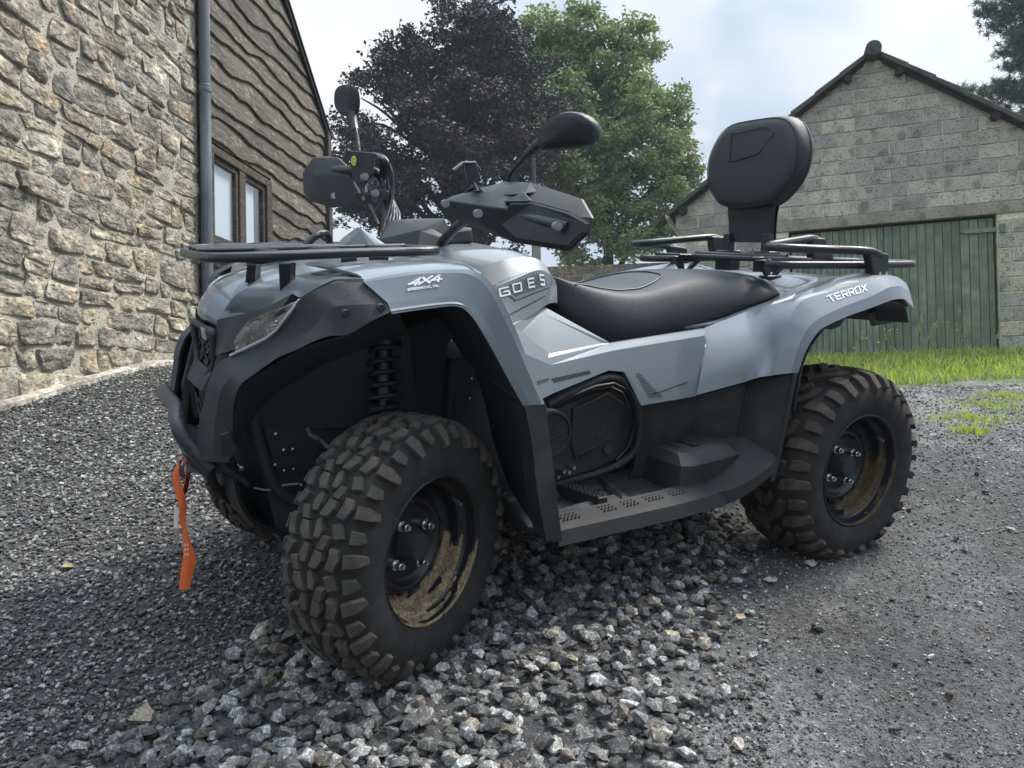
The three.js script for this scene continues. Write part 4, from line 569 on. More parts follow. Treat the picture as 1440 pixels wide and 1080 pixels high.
// hood and nose
{
  const rows = []; const prof = [[-.272, .706, .145, .030], [-.306, .722, .160, .034], [-.311, .748, .172, .040], [-.290, .783, .188, .048], [-.248, .810, .206, .050], [-.19, .828, .226, .046], [-.11, .842, .25, .035], [0, .855, .26, .02], [.10, .866, .26, .012], [.2, .868, .26, .01]];
  for (const zf of [-1, -.86, -.62, -.58, -.3, 0, .3, .58, .62, .86, 1]) rows.push(prof.map(([x, y, w, d]) => { const a = Math.abs(zf), rib = a > .55 && a < .7 ? -.004 : 0; return [x + .062 * a * a * (x < -.1 ? 1 : .3), y - d * a ** 2.4 + (a > .6 ? -.004 : .004) * sst(-.3, -.2, x) + rib, zf * w]; }));
  part('hood', net(rows.reverse(), { nu: 40, nv: 2, t: .006, crease: .4 }), M.paint);
  both('hood_side', net([[[-.278, .752, .12], [-.258, .785, .145], [-.222, .806, .172], [-.15, .823, .21], [-.06, .838, .235], [.04, .85, .245]], [[-.266,.756,.13], [-.234,.772,.175], [-.195,.793,.235], [-.157,.814,.3], [-.118,.831,.36], [-.069,.834,.38]], [[-.274,.733,.105], [-.244,.737,.15], [-.207,.753,.215], [-.173,.787,.325], [-.137,.826,.425], [-.091,.828,.46]]], { nu: 26, nv: 3, smooth: true, t: .005, ten: .3 }), M.paint);
  // side of the nose between hood, headlight and flare
  both('nose_side', net([[[-.28,.733,.12], [-.249,.741,.175], [-.212,.757,.235], [-.18,.791,.35]], [[-.285,.654,.12], [-.281,.662,.175], [-.224,.703,.25], [-.201,.759,.34]]], { nu: 20, nv: 2, t: .02, crease: .4, ten: .2 }), M.plastic);
  // headlight: dark bowl, reflector ribs and clear lens
  const o = [[326, 499, .262], [330, 484, .26], [338, 467, .265], [352, 452, .275], [374, 440, .305], [398, 431, .35], [423, 421, .42], [406, 443, .405], [391, 464, .365], [376, 475, .34], [350, 488, .30]];
  const O = [[-.299,.676,.262], [-.292,.698,.262], [-.281,.722,.268], [-.263,.744,.28], [-.239,.762,.31], [-.216,.777,.352], [-.199,.795,.415], [-.22,.766,.405], [-.233,.735,.37], [-.247,.717,.345], [-.273,.695,.3]];
  const c = O.reduce((a, q) => [a[0] + q[0] / 11, a[1] + q[1] / 11, a[2] + q[2] / 11], [0, 0, 0]), bulge = [-.014, .004, .012];
  const lens = (k, off) => { const v = O.map((q) => V(q[0] + off[0] * .3, q[1], q[2] + off[2] * .3)), n = v.length, idx = []; for (const r of [.8, .5]) O.forEach((q) => v.push(V(...q.map((x, i) => c[i] + (x - c[i]) * r + bulge[i] * (r < .7 ? 1 : .6) * k + off[i])))); v.push(V(...c.map((x, i) => x + bulge[i] * 1.1 * k + off[i]))); for (let r = 0; r < 2; r++) for (let i = 0; i < n; i++) { const j = (i + 1) % n; idx.push(r * n + i, r * n + n + i, r * n + j, r * n + j, r * n + n + i, r * n + n + j); } for (let i = 0; i < n; i++) idx.push(2 * n + i, 3 * n, 2 * n + (i + 1) % n); return fromTris(v, idx, -1); };
  const lg = lens(1, [-.004, .001, .004]), bg = lens(.1, [.016, -.002, -.014]);
  for (const m of [(g) => g, mirrorZ]) {
    const h = part('headlight', m(bg), std({ color: lin3(.42, .41, .40), roughness: .4, metalness: .2, map: rep(TX.stone, 6), bumpMap: rep(TX.stoneB, 9), bumpScale: .004, side: THREE.DoubleSide }));
    mesh('lens', m(lg), M.lens, h); if (m === mirrorZ) h.position.set(.035, 0, .03);
    const cells = [cyl([-.24,.74,.352], [-.231,.744,.366], .0022, 6), cyl([-.241,.735,.352], [-.233,.738,.366], .0022, 6), cyl([-.235,.729,.354], [-.231,.735,.364], .0022, 6), new THREE.SphereGeometry(.003, 8, 6).translate(...[-.233,.749,.36])]; if (m !== mirrorZ) mesh('reflector', join(cells), M.steel, h);
    mesh('light_rim', m(join([tube([...O.slice(6), O[0]].map(([x, y, z]) => [x - .004, y, z + .004]), .0028, 6)])), std({ color: lin3(.45, .46, .47), roughness: .3 }), h);
  }
}
// front mask: grille frame, bars, lower vents, skid
{
  const gx = (y) => -.305 - .02 * sst(.70, .60, y) ;
  part('front_mask', hull([[-.262, .712, .15], [-.262, .712, -.15], [-.270, .45, .15], [-.270, .45, -.15], [-.20, .70, .16], [-.20, .70, -.16], [-.2, .44, .15], [-.2, .44, -.15]], .004), M.dark);
  both('mask_cheek', net([[[-.300, .700, .125], [-.300, .655, .125], [-.315, .60, .12], [-.325, .54, .115], [-.322, .47, .115]], [[-.285, .700, .155], [-.285, .655, .155], [-.298, .60, .165], [-.308, .54, .17], [-.31, .47, .175]], [[-.25, .70, .19], [-.25, .65, .2], [-.26, .60, .21], [-.27, .54, .21], [-.28, .47, .2]]], { nu: 20, t: .01, crease: .35, ten: .2 }), M.plastic);
  const fr = path([[-.306, .706, -.118], [-.306, .706, .118], [-.304, .635, .105], [-.312, .604, .06], [-.312, .604, -.06], [-.304, .635, -.105], [-.306, .706, -.118]], .012);
  part('grille_frame', join([tube(fr, .0085, 8), hull([[-.31, .612, .10], [-.31, .612, -.10], [-.328, .575, .09], [-.328, .575, -.09], [-.29, .60, .12], [-.29, .60, -.12], [-.31, .56, .1], [-.31, .56, -.1]], .006)]), M.dusty);
  const bars = [], P = [[.695, -.1], [.69, -.04], [.70, .02], [.695, .09], [.67, -.075], [.665, -.01], [.672, .05], [.668, .1], [.645, -.1], [.64, -.045], [.648, .02], [.64, .075], [.62, -.07], [.615, .0], [.62, .06], [.612, .1]];
  const seg = [[0, 4], [1, 4], [1, 5], [2, 5], [2, 6], [3, 6], [3, 7], [4, 8], [4, 9], [5, 9], [5, 10], [6, 10], [6, 11], [7, 11], [8, 12], [9, 12], [9, 13], [10, 13], [10, 14], [11, 14], [11, 15], [12, 13], [13, 14], [5, 6], [4, 5], [9, 10]];
  for (const [a, b] of seg) bars.push(cyl([-.296, ...P[a]], [-.300, ...P[b]], .0035, 6)); part('grille_bars', join(bars), M.plastic);
  const low = []; for (const [a, b] of seg.slice(0, 14)) low.push(cyl([-.318, P[a][0] * 1.0 - .155, P[a][1] * .8], [-.318, P[b][0] - .155, P[b][1] * .8], .0035, 6)); part('lower_vent', join([...low, hull([[-.306, .553, .1], [-.306, .553, -.1], [-.306, .47, .1], [-.306, .47, -.1], [-.28, .55, .1], [-.28, .47, -.1]], .002)]), M.dark);
  part('badge', hull([[-.314, .707, .03], [-.314, .707, .075], [-.312, .685, .03], [-.312, .685, .075], [-.305, .70, .03], [-.305, .69, .075]], .002), M.steel);
  both('mask_wing', hull([[-.30, .66, .15], [-.335, .55, .14], [-.338, .46, .13], [-.30, .44, .17], [-.29, .55, .19], [-.28, .66, .175]], .006), M.plastic);
  // bumper loop with its bracket, skid plate below
  part('bumper', join([tube(path([[-.34,.43,.21], [-.384,.487,.18], [-.397,.521,.16], [-.385, .545, .10], [-.392, .552, 0], [-.385, .548, -.13], [-.36, .50, -.2], [-.31, .41, -.22]], .07), .0165, 14)]), M.tube);
  part('bumper_bracket', hull([[-.379,.455,.02], [-.375,.438,.1], [-.33, .44, .2], [-.33, .44, -.2], [-.36, .45, -.08], [-.36, .42, .08], [-.27, .38, .2], [-.27, .38, -.2], [-.34, .37, 0]], .006), M.dark);
  part('skid_plate', join([net([[[-.30, .41, .24], [-.285, .345, .22], [-.24, .28, .20], [-.1, .215, .18], [.1, .2, .18]], [[-.335, .41, .0], [-.31, .34, .0], [-.25, .268, .0], [-.1, .205, .0], [.1, .195, .0]], [[-.30, .41, -.24], [-.285, .345, -.22], [-.24, .28, -.20], [-.1, .215, -.18], [.1, .2, -.18]]], { nu: 18, nv: 3, smooth: true, t: .008 })]), M.plastic);
  part('skid_bar', join([tube(path([[-.349,.444,.2], [-.334,.375,.16], [-.281,.311,.1], [-.179,.215,-.02]], .03), .011, 8)]), M.plastic);
  part('winch_hook', join([tube(path([[-.353,.392,0], [-.368,.398,0], [-.376,.378,0], [-.371,.357,0], [-.359,.362,0]], .02), .0055, 8), hull([[-.358,.392,-.03], [-.33,.388,-.03], [-.341,.378,.03], [-.368,.382,.03], [-.335,.381,0]], .005)]), M.steel);
}
// chassis parts seen in the front wheel well
{
  part('chassis', join([hull([[-.22, .36, .15], [-.22, .36, -.15], [.2, .34, .15], [.2, .34, -.15], [-.24, .60, .14], [-.24, .60, -.14], [.25, .72, .14], [.25, .72, -.14]], .006), hull([[.2, .26, .2], [.2, .26, -.2], [1.35, .26, .2], [1.35, .26, -.2], [.25, .6, .16], [.25, .6, -.16], [1.45, .6, .16], [1.45, .6, -.16]], .01), hull([[-.2, .23, .17], [-.2, .23, -.17], [.25, .22, .17], [.25, .22, -.17], [-.22, .37, .16], [-.22, .37, -.16], [.25, .37, .16], [.25, .37, -.16]], .006)]), M.dark);
  const bolts = [[340, 613], [340, 658], [388, 611], [388, 654], [327, 672], [399, 633], [412, 632], [413, 660], [400, 662], [380, 678]];
  for (const [x, y, z] of [[-.272,.486,.18], [-.277,.415,.18], [-.2,.48,.18], [-.204,.41,.18], [-.167,.443,.19], [-.187,.444,.19], [-.167,.397,.19], [-.188,.397,.19], [-.218,.373,.18], [-.299,.399,.19], [-.154,.361,.2], [.207,.669,.24], [.255,.524,.24], [.261,.573,.24], [.322,.389,.3], [.061,.688,.24]]) part('bolt', join([cyl([x, y, z - .02], [x, y, z + .003], .0055, 10), cyl([x, y, z], [x, y, z + .008], .0036, 6)]), M.chrome);
  both('side_frame', join([plate([[-.24, .58, .166], [-.2, .37, .166], [.06, .36, .166], [.08, .58, .166]], [0, 0, -.02], .004), ctube([[-.25, .60, .17], [-.235, .45, .18], [-.18, .33, .18], [0, .26, .17], [.2, .24, .17]], .014, 20, 8)]), M.dark);
  const ca = join([cyl([-.11, .30, .16], [.0, .25, .40], .013), cyl([.12, .30, .16], [.0, .25, .40], .013), cyl([-.10, .42, .17], [.0, .36, .39], .012), cyl([.12, .42, .17], [.0, .36, .39], .012), hull([[-.02, .22, .36], [.03, .22, .36], [-.02, .38, .36], [.03, .38, .36], [0, .3, .41], [0, .25, .40]], .006)]);
  both('suspension_arm', ca, M.tube);
  both('drive_shaft', join([cyl([0, .31, .13], [0, .275, .38], .013), new THREE.CylinderGeometry(.032, .018, .08, 16).rotateX(1.57).translate(0, .303, .2)]), M.dark);
  // coil-over shock
  const A = V(.035, .70, .24), B = V(.0, .40, .30), d = B.clone().sub(A), L = d.length(), coil = []; for (let i = 0; i <= 170; i++) { const t = i / 170, a = t * 9 * 6.283; coil.push([Math.cos(a) * .034, -t * L * .78 - .03, Math.sin(a) * .034]); }
  const place = (g) => { g.applyQuaternion(new THREE.Quaternion().setFromUnitVectors(V(0, -1, 0), d.clone().normalize())); g.translate(A.x, A.y, A.z); return g; };
  const sh = both('shock_body', place(join([cyl([0, .02, 0], [0, -L * .5, 0], .020, 16), cyl([0, -L * .5, 0], [0, -L, 0], .011, 12), cyl([0, -L * .82, 0], [0, -L * .86, 0], .040, 20), cyl([0, -.02, 0], [0, -.03, 0], .040, 20)])), M.steel.clone()); sh[0].material.color.setRGB(.05, .05, .055); sh[0].material.roughness = .4;
  both('spring', place(tube(coil, .0058, 7)), M.tube);
  both('brake_hose', ctube([[-.147,.501,.24], [-.143,.487,.25], [-.129,.48,.27], [-.124,.471,.3], [-.111,.457,.33]], .0048, 16, 8), std({ color: lin3(.10, .10, .105), roughness: .4 }));
  both('hose_clip', join([cyl([-.129,.483,.275], [-.125,.475,.29], .0065, 10)]), M.chrome);
  part('cable', ctube([[-.252,.362,.17], [-.222,.355,.18], [-.19,.364,.19], [-.161,.365,.2]], .0022, 16, 6), std({ color: lin3(.3, .3, .31), roughness: .4 }));
  // rear axle, hitch and lamp housings
  both('rear_arm', join([cyl([1.10, .30, .16], [1.33, .25, .42], .016), cyl([1.45, .30, .16], [1.34, .25, .42], .016), cyl([1.2, .44, .16], [1.33, .36, .40], .014), cyl([1.33, .7, .22], [1.33, .3, .36], .03, 14)]), M.dark);
  part('tow_hitch', join([hull([[1.5, .27, .05], [1.5, .27, -.05], [1.66, .28, .04], [1.66, .28, -.04], [1.5, .34, .05], [1.66, .33, -.04]], .004)]), M.dark);
}
// tank shroud with the striped print
{
  const r0 = [[.02, .845, .17], [.10, .862, .19], [.2, .872, .195], [.32, .880, .19], [.43, .872, .175], [.52, .842, .15], [.575, .795, .125]];
  const r0c = r0.map(([x, y, z], i) => [x, y + .016, 0]);
  const r1 = [[.193,.846,.22], [.238,.833,.235], [.289,.842,.24], [.365,.858,.235], [.439,.86,.225], [.485,.842,.215], [.529,.797,.2]];
  const r2 = [[.223,.811,.28], [.257,.796,.29], [.28,.792,.295], [.355,.813,.285], [.425,.831,.27], [.474,.82,.25], [.516,.787,.225]];
  const r3 = [[.262,.727,.36], [.28,.715,.355], [.301,.707,.345], [.363,.721,.32], [.416,.736,.295], [.462,.748,.27], [.512,.745,.235]];
  part('tank_cover', net([r3, r2, r1, r0, r0c, ...[r0, r1, r2, r3].map((r) => r.map(([x, y, z]) => [x, y, -z]))], { nu: 30, nv: 2, t: .006, crease: .35 }), M.paint);
  part('tank_cap', join([hull([[.20, .885, .05], [.20, .885, -.05], [.36, .9, .05], [.36, .9, -.05], [.2, .91, .045], [.2, .91, -.045], [.36, .925, .045], [.36, .925, -.045]], .008)]), M.plastic);
}
// side panel with the sunken wedge
{
  const v = [[.304,.711,.352], [.455,.739,.262], [.634,.641,.305], [.967,.66,.306], [.393,.632,.372], [.307,.653,.392], [.35,.545,.412], [.39,.554,.405], [.581,.584,.365], [.634,.575,.362], [.666,.541,.366], [.685,.484,.374], [.891,.485,.362], [.94,.59,.338], [.335,.693,.346], [.445,.722,.281], [.606,.643,.305], [.404,.639,.359], [.393,.616,.382], [.605,.63,.35], [.952,.643,.322]];
  const g = facets(v, [[0, 14, 15, 1], [1, 15, 16, 2], [2, 16, 17, 4], [4, 17, 14, 0], [14, 17, 16, 15], [0, 4, 5], [4, 18, 5], [5, 18, 7, 6], [4, 2, 19, 18], [2, 3, 20, 19], [18, 19, 8, 7], [19, 9, 8], [19, 20, 13, 9], [13, 12, 11, 10, 9]].map((f) => f.slice().reverse()), [0, 0, -.012]);
  both('side_panel', g, M.paint);
  both('arch_trim', ctube([[.384,.522,.385], [.453,.541,.375], [.561,.563,.36], [.618,.559,.355], [.665,.527,.35], [.699,.467,.345], [.716,.405,.335], [.712,.35,.325], [.675,.312,.31], [.606,.294,.3], [.517,.286,.295], [.466,.282,.29]], .009, 50, 8), M.dusty);
}
// engine covers in the opening above the footboard
{
  const rim0 = [[.425,.484,.3], [.508,.506,.3], [.593,.524,.3], [.65,.526,.3], [.694,.504,.3], [.72,.462,.3], [.728,.406,.3], [.711,.348,.3], [.668,.314,.3], [.601,.297,.3], [.513,.288,.3], [.433,.286,.3]];
  both('engine_cover', plate(rim0.slice().reverse().map(([x, y, z]) => [x, y, z - .0]), [0, 0, -.04], .012), M.plastic);
  both('cover_lip', tube([...rim0.slice(0, 9).map(([x, y, z]) => [x + .004, y + .004, z - .004])], .006, 8), M.plastic);
  both('cover_plate', plate([[.517,.481,.307], [.512,.391,.307], [.529,.341,.307], [.66,.377,.307], [.687,.475,.307], [.63,.512,.307]], [0, 0, -.012], .003), M.plastic);
  both('cover_rib', join([hull([[.592,.398,.307], [.671,.448,.307], [.671,.44,.307], [.593,.388,.307], [.598,.398,.312], [.658,.437,.312]], .001), hull([[.534,.356,.307], [.654,.393,.307], [.652,.386,.307], [.536,.348,.307], [.549,.359,.311], [.637,.387,.311]], .001)]), M.plastic);
  part('drain_plug', cyl([.637,.353,.303], [.631,.356,.311], .011, 14), M.dark);
  const c = [.441,.428,.31]; both('clutch_housing', join([new THREE.CylinderGeometry(.056, .064, .03, 32).rotateX(Math.PI / 2).translate(...c), new THREE.TorusGeometry(.054, .006, 8, 32).translate(c[0], c[1], c[2] + .013), ...[-.014, .014].map((d) => hull([[c[0] - .035, c[1] + d - .012, c[2] + .016], [c[0] + .035, c[1] + d + .012, c[2] + .016], [c[0] + .035, c[1] + d + .017, c[2] + .016], [c[0] - .035, c[1] + d - .007, c[2] + .016]], .002))]), M.plastic);
  for (const [x, y, z] of [[.463,.312,.32], [.48,.324,.32], [.496,.32,.32], [.511,.33,.32]]) part('bolt', join([cyl([x, y, z - .02], [x, y, z + .006], .005, 8)]), M.chrome);
}
// footboard
{
  const a = [[.331,.237,.52], [.48,.236,.52], [.659,.233,.52], [.826,.231,.52]];
  const y0 = .222, X0 = .33, X1 = .86;
  const sill = net([[[X0, y0, .505], [.55, y0, .512], [.72, y0, .515], [X1, y0 + .002, .51]], [[X0, y0 + .004, .52], [.55, y0 + .004, .525], [.72, y0 + .004, .528], [X1, y0 + .006, .523]], [[X0, y0 + .036, .508], [.55, y0 + .036, .514], [.72, y0 + .036, .516], [X1, y0 + .038, .51]], [[X0, y0 + .042, .50], [.55, y0 + .042, .505], [.72, y0 + .042, .507], [X1, y0 + .044, .50]], [[X0, y0 + .048, .44], [.55, y0 + .048, .44], [.72, y0 + .05, .44], [X1, y0 + .052, .43]], [[X0, y0 + .02, .425], [.55, y0 + .02, .425], [.72, y0 + .022, .425], [X1, y0 + .03, .42]]], { nu: 24, t: .008, crease: .25 });
  both('running_board', sill, M.board);
  both('floor', net([[[.30, .245, .43], [.6, .245, .43], [.90, .25, .43]], [[.30, .25, .22], [.6, .25, .22], [.92, .26, .22]]], { nu: 12, nv: 2, t: .012 }), M.dusty);
  const ribs = []; for (let i = 0; i < 3; i++) ribs.push(hull([[.40 + i * .1, .25, .41], [.43 + i * .1, .25, .41], [.44 + i * .1, .25, .25], [.47 + i * .1, .25, .25], [.41 + i * .1, .258, .40], [.45 + i * .1, .26, .26]], .003)); ribs.push(hull([[.38, .25, .42], [.60, .25, .42], [.38, .25, .38], [.60, .25, .38], [.39, .262, .41], [.59, .262, .39]], .003), hull([[.46, .25, .30], [.62, .25, .30], [.46, .25, .27], [.62, .25, .27], [.46, .262, .29], [.62, .262, .28]], .003)); both('floor_rib', join(ribs), M.dusty);
  // toothed foot peg across the floor
  const P0 = V([.544,.267,.28]), P1 = V([.615,.252,.42]); P0.y = P1.y = .262; P0.x = .50; P1.x = .53; const teeth = [hull([[P0.x - .016, .25, P0.z], [P0.x + .016, .25, P0.z], [P1.x - .016, .25, P1.z], [P1.x + .016, .25, P1.z], [P0.x - .012, .275, P0.z], [P0.x + .012, .275, P0.z], [P1.x - .012, .275, P1.z], [P1.x + .012, .275, P1.z]], .002)];
  for (let i = 0; i < 11; i++) for (const s of [-.010, .010]) { const q = P0.clone().lerp(P1, (i + .5) / 11); teeth.push(new THREE.ConeGeometry(.0055, .012, 5).translate(q.x + s, .284, q.z)); } both('foot_peg', join(teeth), M.plastic);
  // studs on the running board
  const st = []; for (const [x, n] of [[.37, 5], [.49, 4], [.56, 4], [.63, 5], [.71, 5]]) for (let i = 0; i < n; i++) for (let j = 0; j < 3; j++) st.push(new THREE.CylinderGeometry(.002, .003, .004, 6).translate(x + i * .011, y0 + .0475, .455 + j * .013)); both('grip_studs', join(st), M.dusty)[0]; 
  // raised heel box
  const hb = hull([[.772, .25, .238], [.768, .25, .442], [1.0, .27, .452], [1.0, .25, .23], [.776, .322, .240], [.774, .322, .438], [.80, .322, .452], [.965, .332, .456], [.79, .345, .250], [.792, .345, .405], [.815, .346, .418], [.945, .358, .425], [.985, .352, .40], [.98, .36, .24], [1.0, .33, .43]], .003);
  both('heel_box', hb, M.dusty);
  const stud = []; for (let i = 0; i < 9; i++) for (let j = 0; j < 2; j++) { const z = .262 + i * .0165, x = .865 + j * .026, y = .352; stud.push(new THREE.TorusGeometry(.0062, .0024, 6, 10).rotateX(Math.PI / 2).translate(x, y + .006, z), new THREE.CylinderGeometry(.0062, .0068, .008, 10).translate(x, y + .002, z)); }
  stud.push(hull([[.852, .348, .252], [.905, .352, .252], [.852, .348, .405], [.905, .353, .405], [.856, .353, .256], [.90, .356, .256], [.856, .353, .40], [.90, .357, .40]], .002), tube([[.822, .348, .27], [.824, .348, .375]], .006, 6)); both('box_studs', join(stud), M.plastic);
  part('box_bolt', cyl([.835, .344, .395], [.835, .350, .395], .0065, 10), M.white);
  // flared rear end of the board
  both('board_end', net([[[.84, .222, .51], [.90, .24, .53], [.985, .285, .545], [1.03, .31, .54]], [[.84, .262, .51], [.90, .272, .525], [.985, .31, .54], [1.03, .335, .535]], [[.85, .272, .46], [.905, .285, .47], [.985, .335, .47], [1.03, .36, .48]], [[.85, .275, .40], [.92, .30, .39], [.985, .37, .37], [1.02, .41, .38]]], { nu: 14, nv: 2, t: .008, crease: .25 }), M.board);
  const es = []; for (let i = 0; i < 7; i++) for (let j = 0; j < 3; j++) es.push(new THREE.CylinderGeometry(.002, .003, .005, 6).translate(.885 + i * .013, .296 + i * .007 + j * .001, .40 + j * .014 )); both('end_studs', join(es), M.dusty);
}
// black rear mudguard panel
{
  const t0 = [[.711,.474,.345], [.914,.476,.34], [1.019,.523,.425], [1.063,.564,.548]], t1 = [[.729,.394,.32], [.92,.377,.33], [1.009,.417,.42], [1.046,.448,.545]], t2 = [[.734,.294,.3], [.917,.3,.31], [1,.321,.41], [1.033,.341,.54]], t3 = [[.726,.252,.29], [.92,.19,.3], [1.006,.254,.41], [1.019,.269,.535]];
  const o = { lin: true, t: .008, nv: 3, crease: .3 }; const g = (i, j) => [t0, t1, t2, t3].map((r) => [r[i], r[i].map((x, k) => lerp(x, r[j][k], .5)), r[j]]);
  both('mud_panel', join([net(g(0, 1), { ...o, flip: true }), net(g(1, 2), { ...o, flip: true }), net(g(2, 3), { ...o, flip: true }), net([t0, t1, t2, t3].map((r) => [r[3], r[3].map((x, k) => x + [.02, 0, -.05][k]), r[3].map((x, k) => x + [.05, 0, -.25][k])]), { ...o, flip: true })]), M.dusty);
  both('panel_edge', tube([[1.019,.522,.43], [1.006,.418,.425], [.998,.321,.415]].map(([x, y, z]) => [x, y, z + .002]), .004, 6), M.dusty);
  both('rear_liner', net([[[1.10, .45, .52], [1.13, .60, .52], [1.23, .70, .53], [1.4, .735, .52], [1.58, .72, .5], [1.66, .66, .48]], [[1.10, .45, .2], [1.14, .60, .2], [1.23, .69, .2], [1.4, .72, .2], [1.58, .71, .2], [1.66, .65, .2]]], { nu: 24, nv: 2, t: .005 }), M.dark);
}
// rear fender
{
  const A = [[.993,.654,.28], [.949,.603,.325], [.915,.538,.35], [.893,.486,.36]], B = [[1.105,.698,.33], [1.046,.649,.395], [1.01,.588,.43], [.999,.529,.44]], B2 = [[1.11,.726,.41], [1.076,.679,.445], [1.049,.602,.468], [1.015,.544,.478]], C = [[1.133,.742,.489], [1.089,.696,.494], [1.057,.626,.499], [1.031,.552,.504]];
  const cols = [A, A.map((q, i) => q.map((x, k) => lerp(x, B[i][k], .5))), B, B2, C];
  both('rear_side', net([0, 1, 2, 3].map((r) => cols.map((c) => c[r])), { nu: 26, nv: 4, smooth: true, t: .006, crease: .5, ten: .3 }), M.paint);
  const crest = [[1.03,.553,.505], [1.056,.627,.5], [1.085,.695,.495], [1.132,.742,.49], [1.228,.761,.492], [1.353,.781,.49], [1.485,.797,.48], [1.581,.794,.468], [1.656,.772,.455]];
  const mid = [[1.053,.562,.54], [1.074,.626,.538], [1.109,.675,.535], [1.159,.7,.532], [1.269,.727,.528], [1.389,.748,.522], [1.478,.768,.512], [1.556,.769,.5], [1.625,.749,.488]];
  const lip = [[1.061,.565,.549], [1.083,.616,.547], [1.115,.655,.545], [1.158,.682,.543], [1.261,.707,.54], [1.367,.724,.535], [1.478,.741,.526], [1.558,.739,.515], [1.635,.709,.5]];
  both('rear_fender', net([crest.map(([x, y, z]) => [x, y + .002, z - .012]), crest, mid, lip, lip.map(([x, y, z]) => [x + .004, y + .010, z - .03])], { nu: 44, t: .006, crease: .22, ten: .35 }), M.paint);
  both('fender_lining', net([lip.map(([x, y, z]) => [x + .003, y + .004, z - .012]), lip.map(([x, y, z]) => [x + .01, y - .012, z - .06]), lip.map(([x, y, z]) => [x + .01, y + .01, z - .2])], { nu: 30, t: .004, crease: .4, ten: .35 }), M.dark);
  const topE = cols.map((c) => c[0]); const cr = crest.slice(3).map(([x, y, z]) => [x, y + .002, z - .010]);
  const e0 = [topE[1], topE[2], topE[3], topE[4], cr[1], cr[2], cr[3], cr[4], cr[5]];
  const e2 = [[.95, .66, .25], [1.08, .675, .25], [1.18, .70, .255], [1.28, .722, .26], [1.39, .752, .27], [1.47, .778, .28], [1.55, .79, .28], [1.62, .788, .275], [1.66, .775, .27]], e1 = e0.map(([x, y, z], i) => [lerp(x, e2[i][0], .45), lerp(y, e2[i][1], .5) + [0, 0, .004, .012, .016, .016, .014, .012, .008][i], lerp(z, e2[i][2], .4)]);
  const e3 = [[.98, .64, .13], [1.1, .65, .13], [1.25, .66, .13], [1.40, .70, .13], [1.475, .75, .13], [1.52, .782, .13], [1.57, .79, .13], [1.63, .788, .13], [1.69, .765, .13]], e4 = e3.map(([x, y]) => [x + .01, y + .003, 0]);
  part('rear_deck', net([e0, e1, e2, e3, e4, ...[e3, e2, e1, e0].map((r) => r.map(([x, y, z]) => [x, y, -z]))], { nu: 32, nv: 3, smooth: true, t: .006, crease: .5, ten: .3 }), M.paint);
  part('seat_base', net([[[.62, .62, .24], [.9, .61, .24], [1.12, .65, .24], [1.3, .68, .22]], [[.62, .62, -.24], [.9, .61, -.24], [1.12, .65, -.24], [1.3, .68, -.22]]], { nu: 12, t: .01 }), M.dark);
  both('tail_lamp', hull([[1.668,.696,.36], [1.782,.696,.34], [1.803,.667,.34], [1.82,.637,.33], [1.655,.637,.36], [1.57,.684,.4], [1.836,.679,.25], [1.949,.639,.25]], .004), M.dark);
  both('tail_bracket', hull([[1.318,.664,.42], [1.421,.678,.42], [1.432,.652,.4], [1.393,.645,.4], [1.481,.634,.3], [1.592,.651,.3]], .003), M.dark);
  part('red_reflector', hull([[2.042,.777,.1], [2.084,.781,.1], [2.088,.762,.1], [2.044,.761,.1], [2.094,.774,.08], [2.097,.758,.08]], .003), M.red);
}
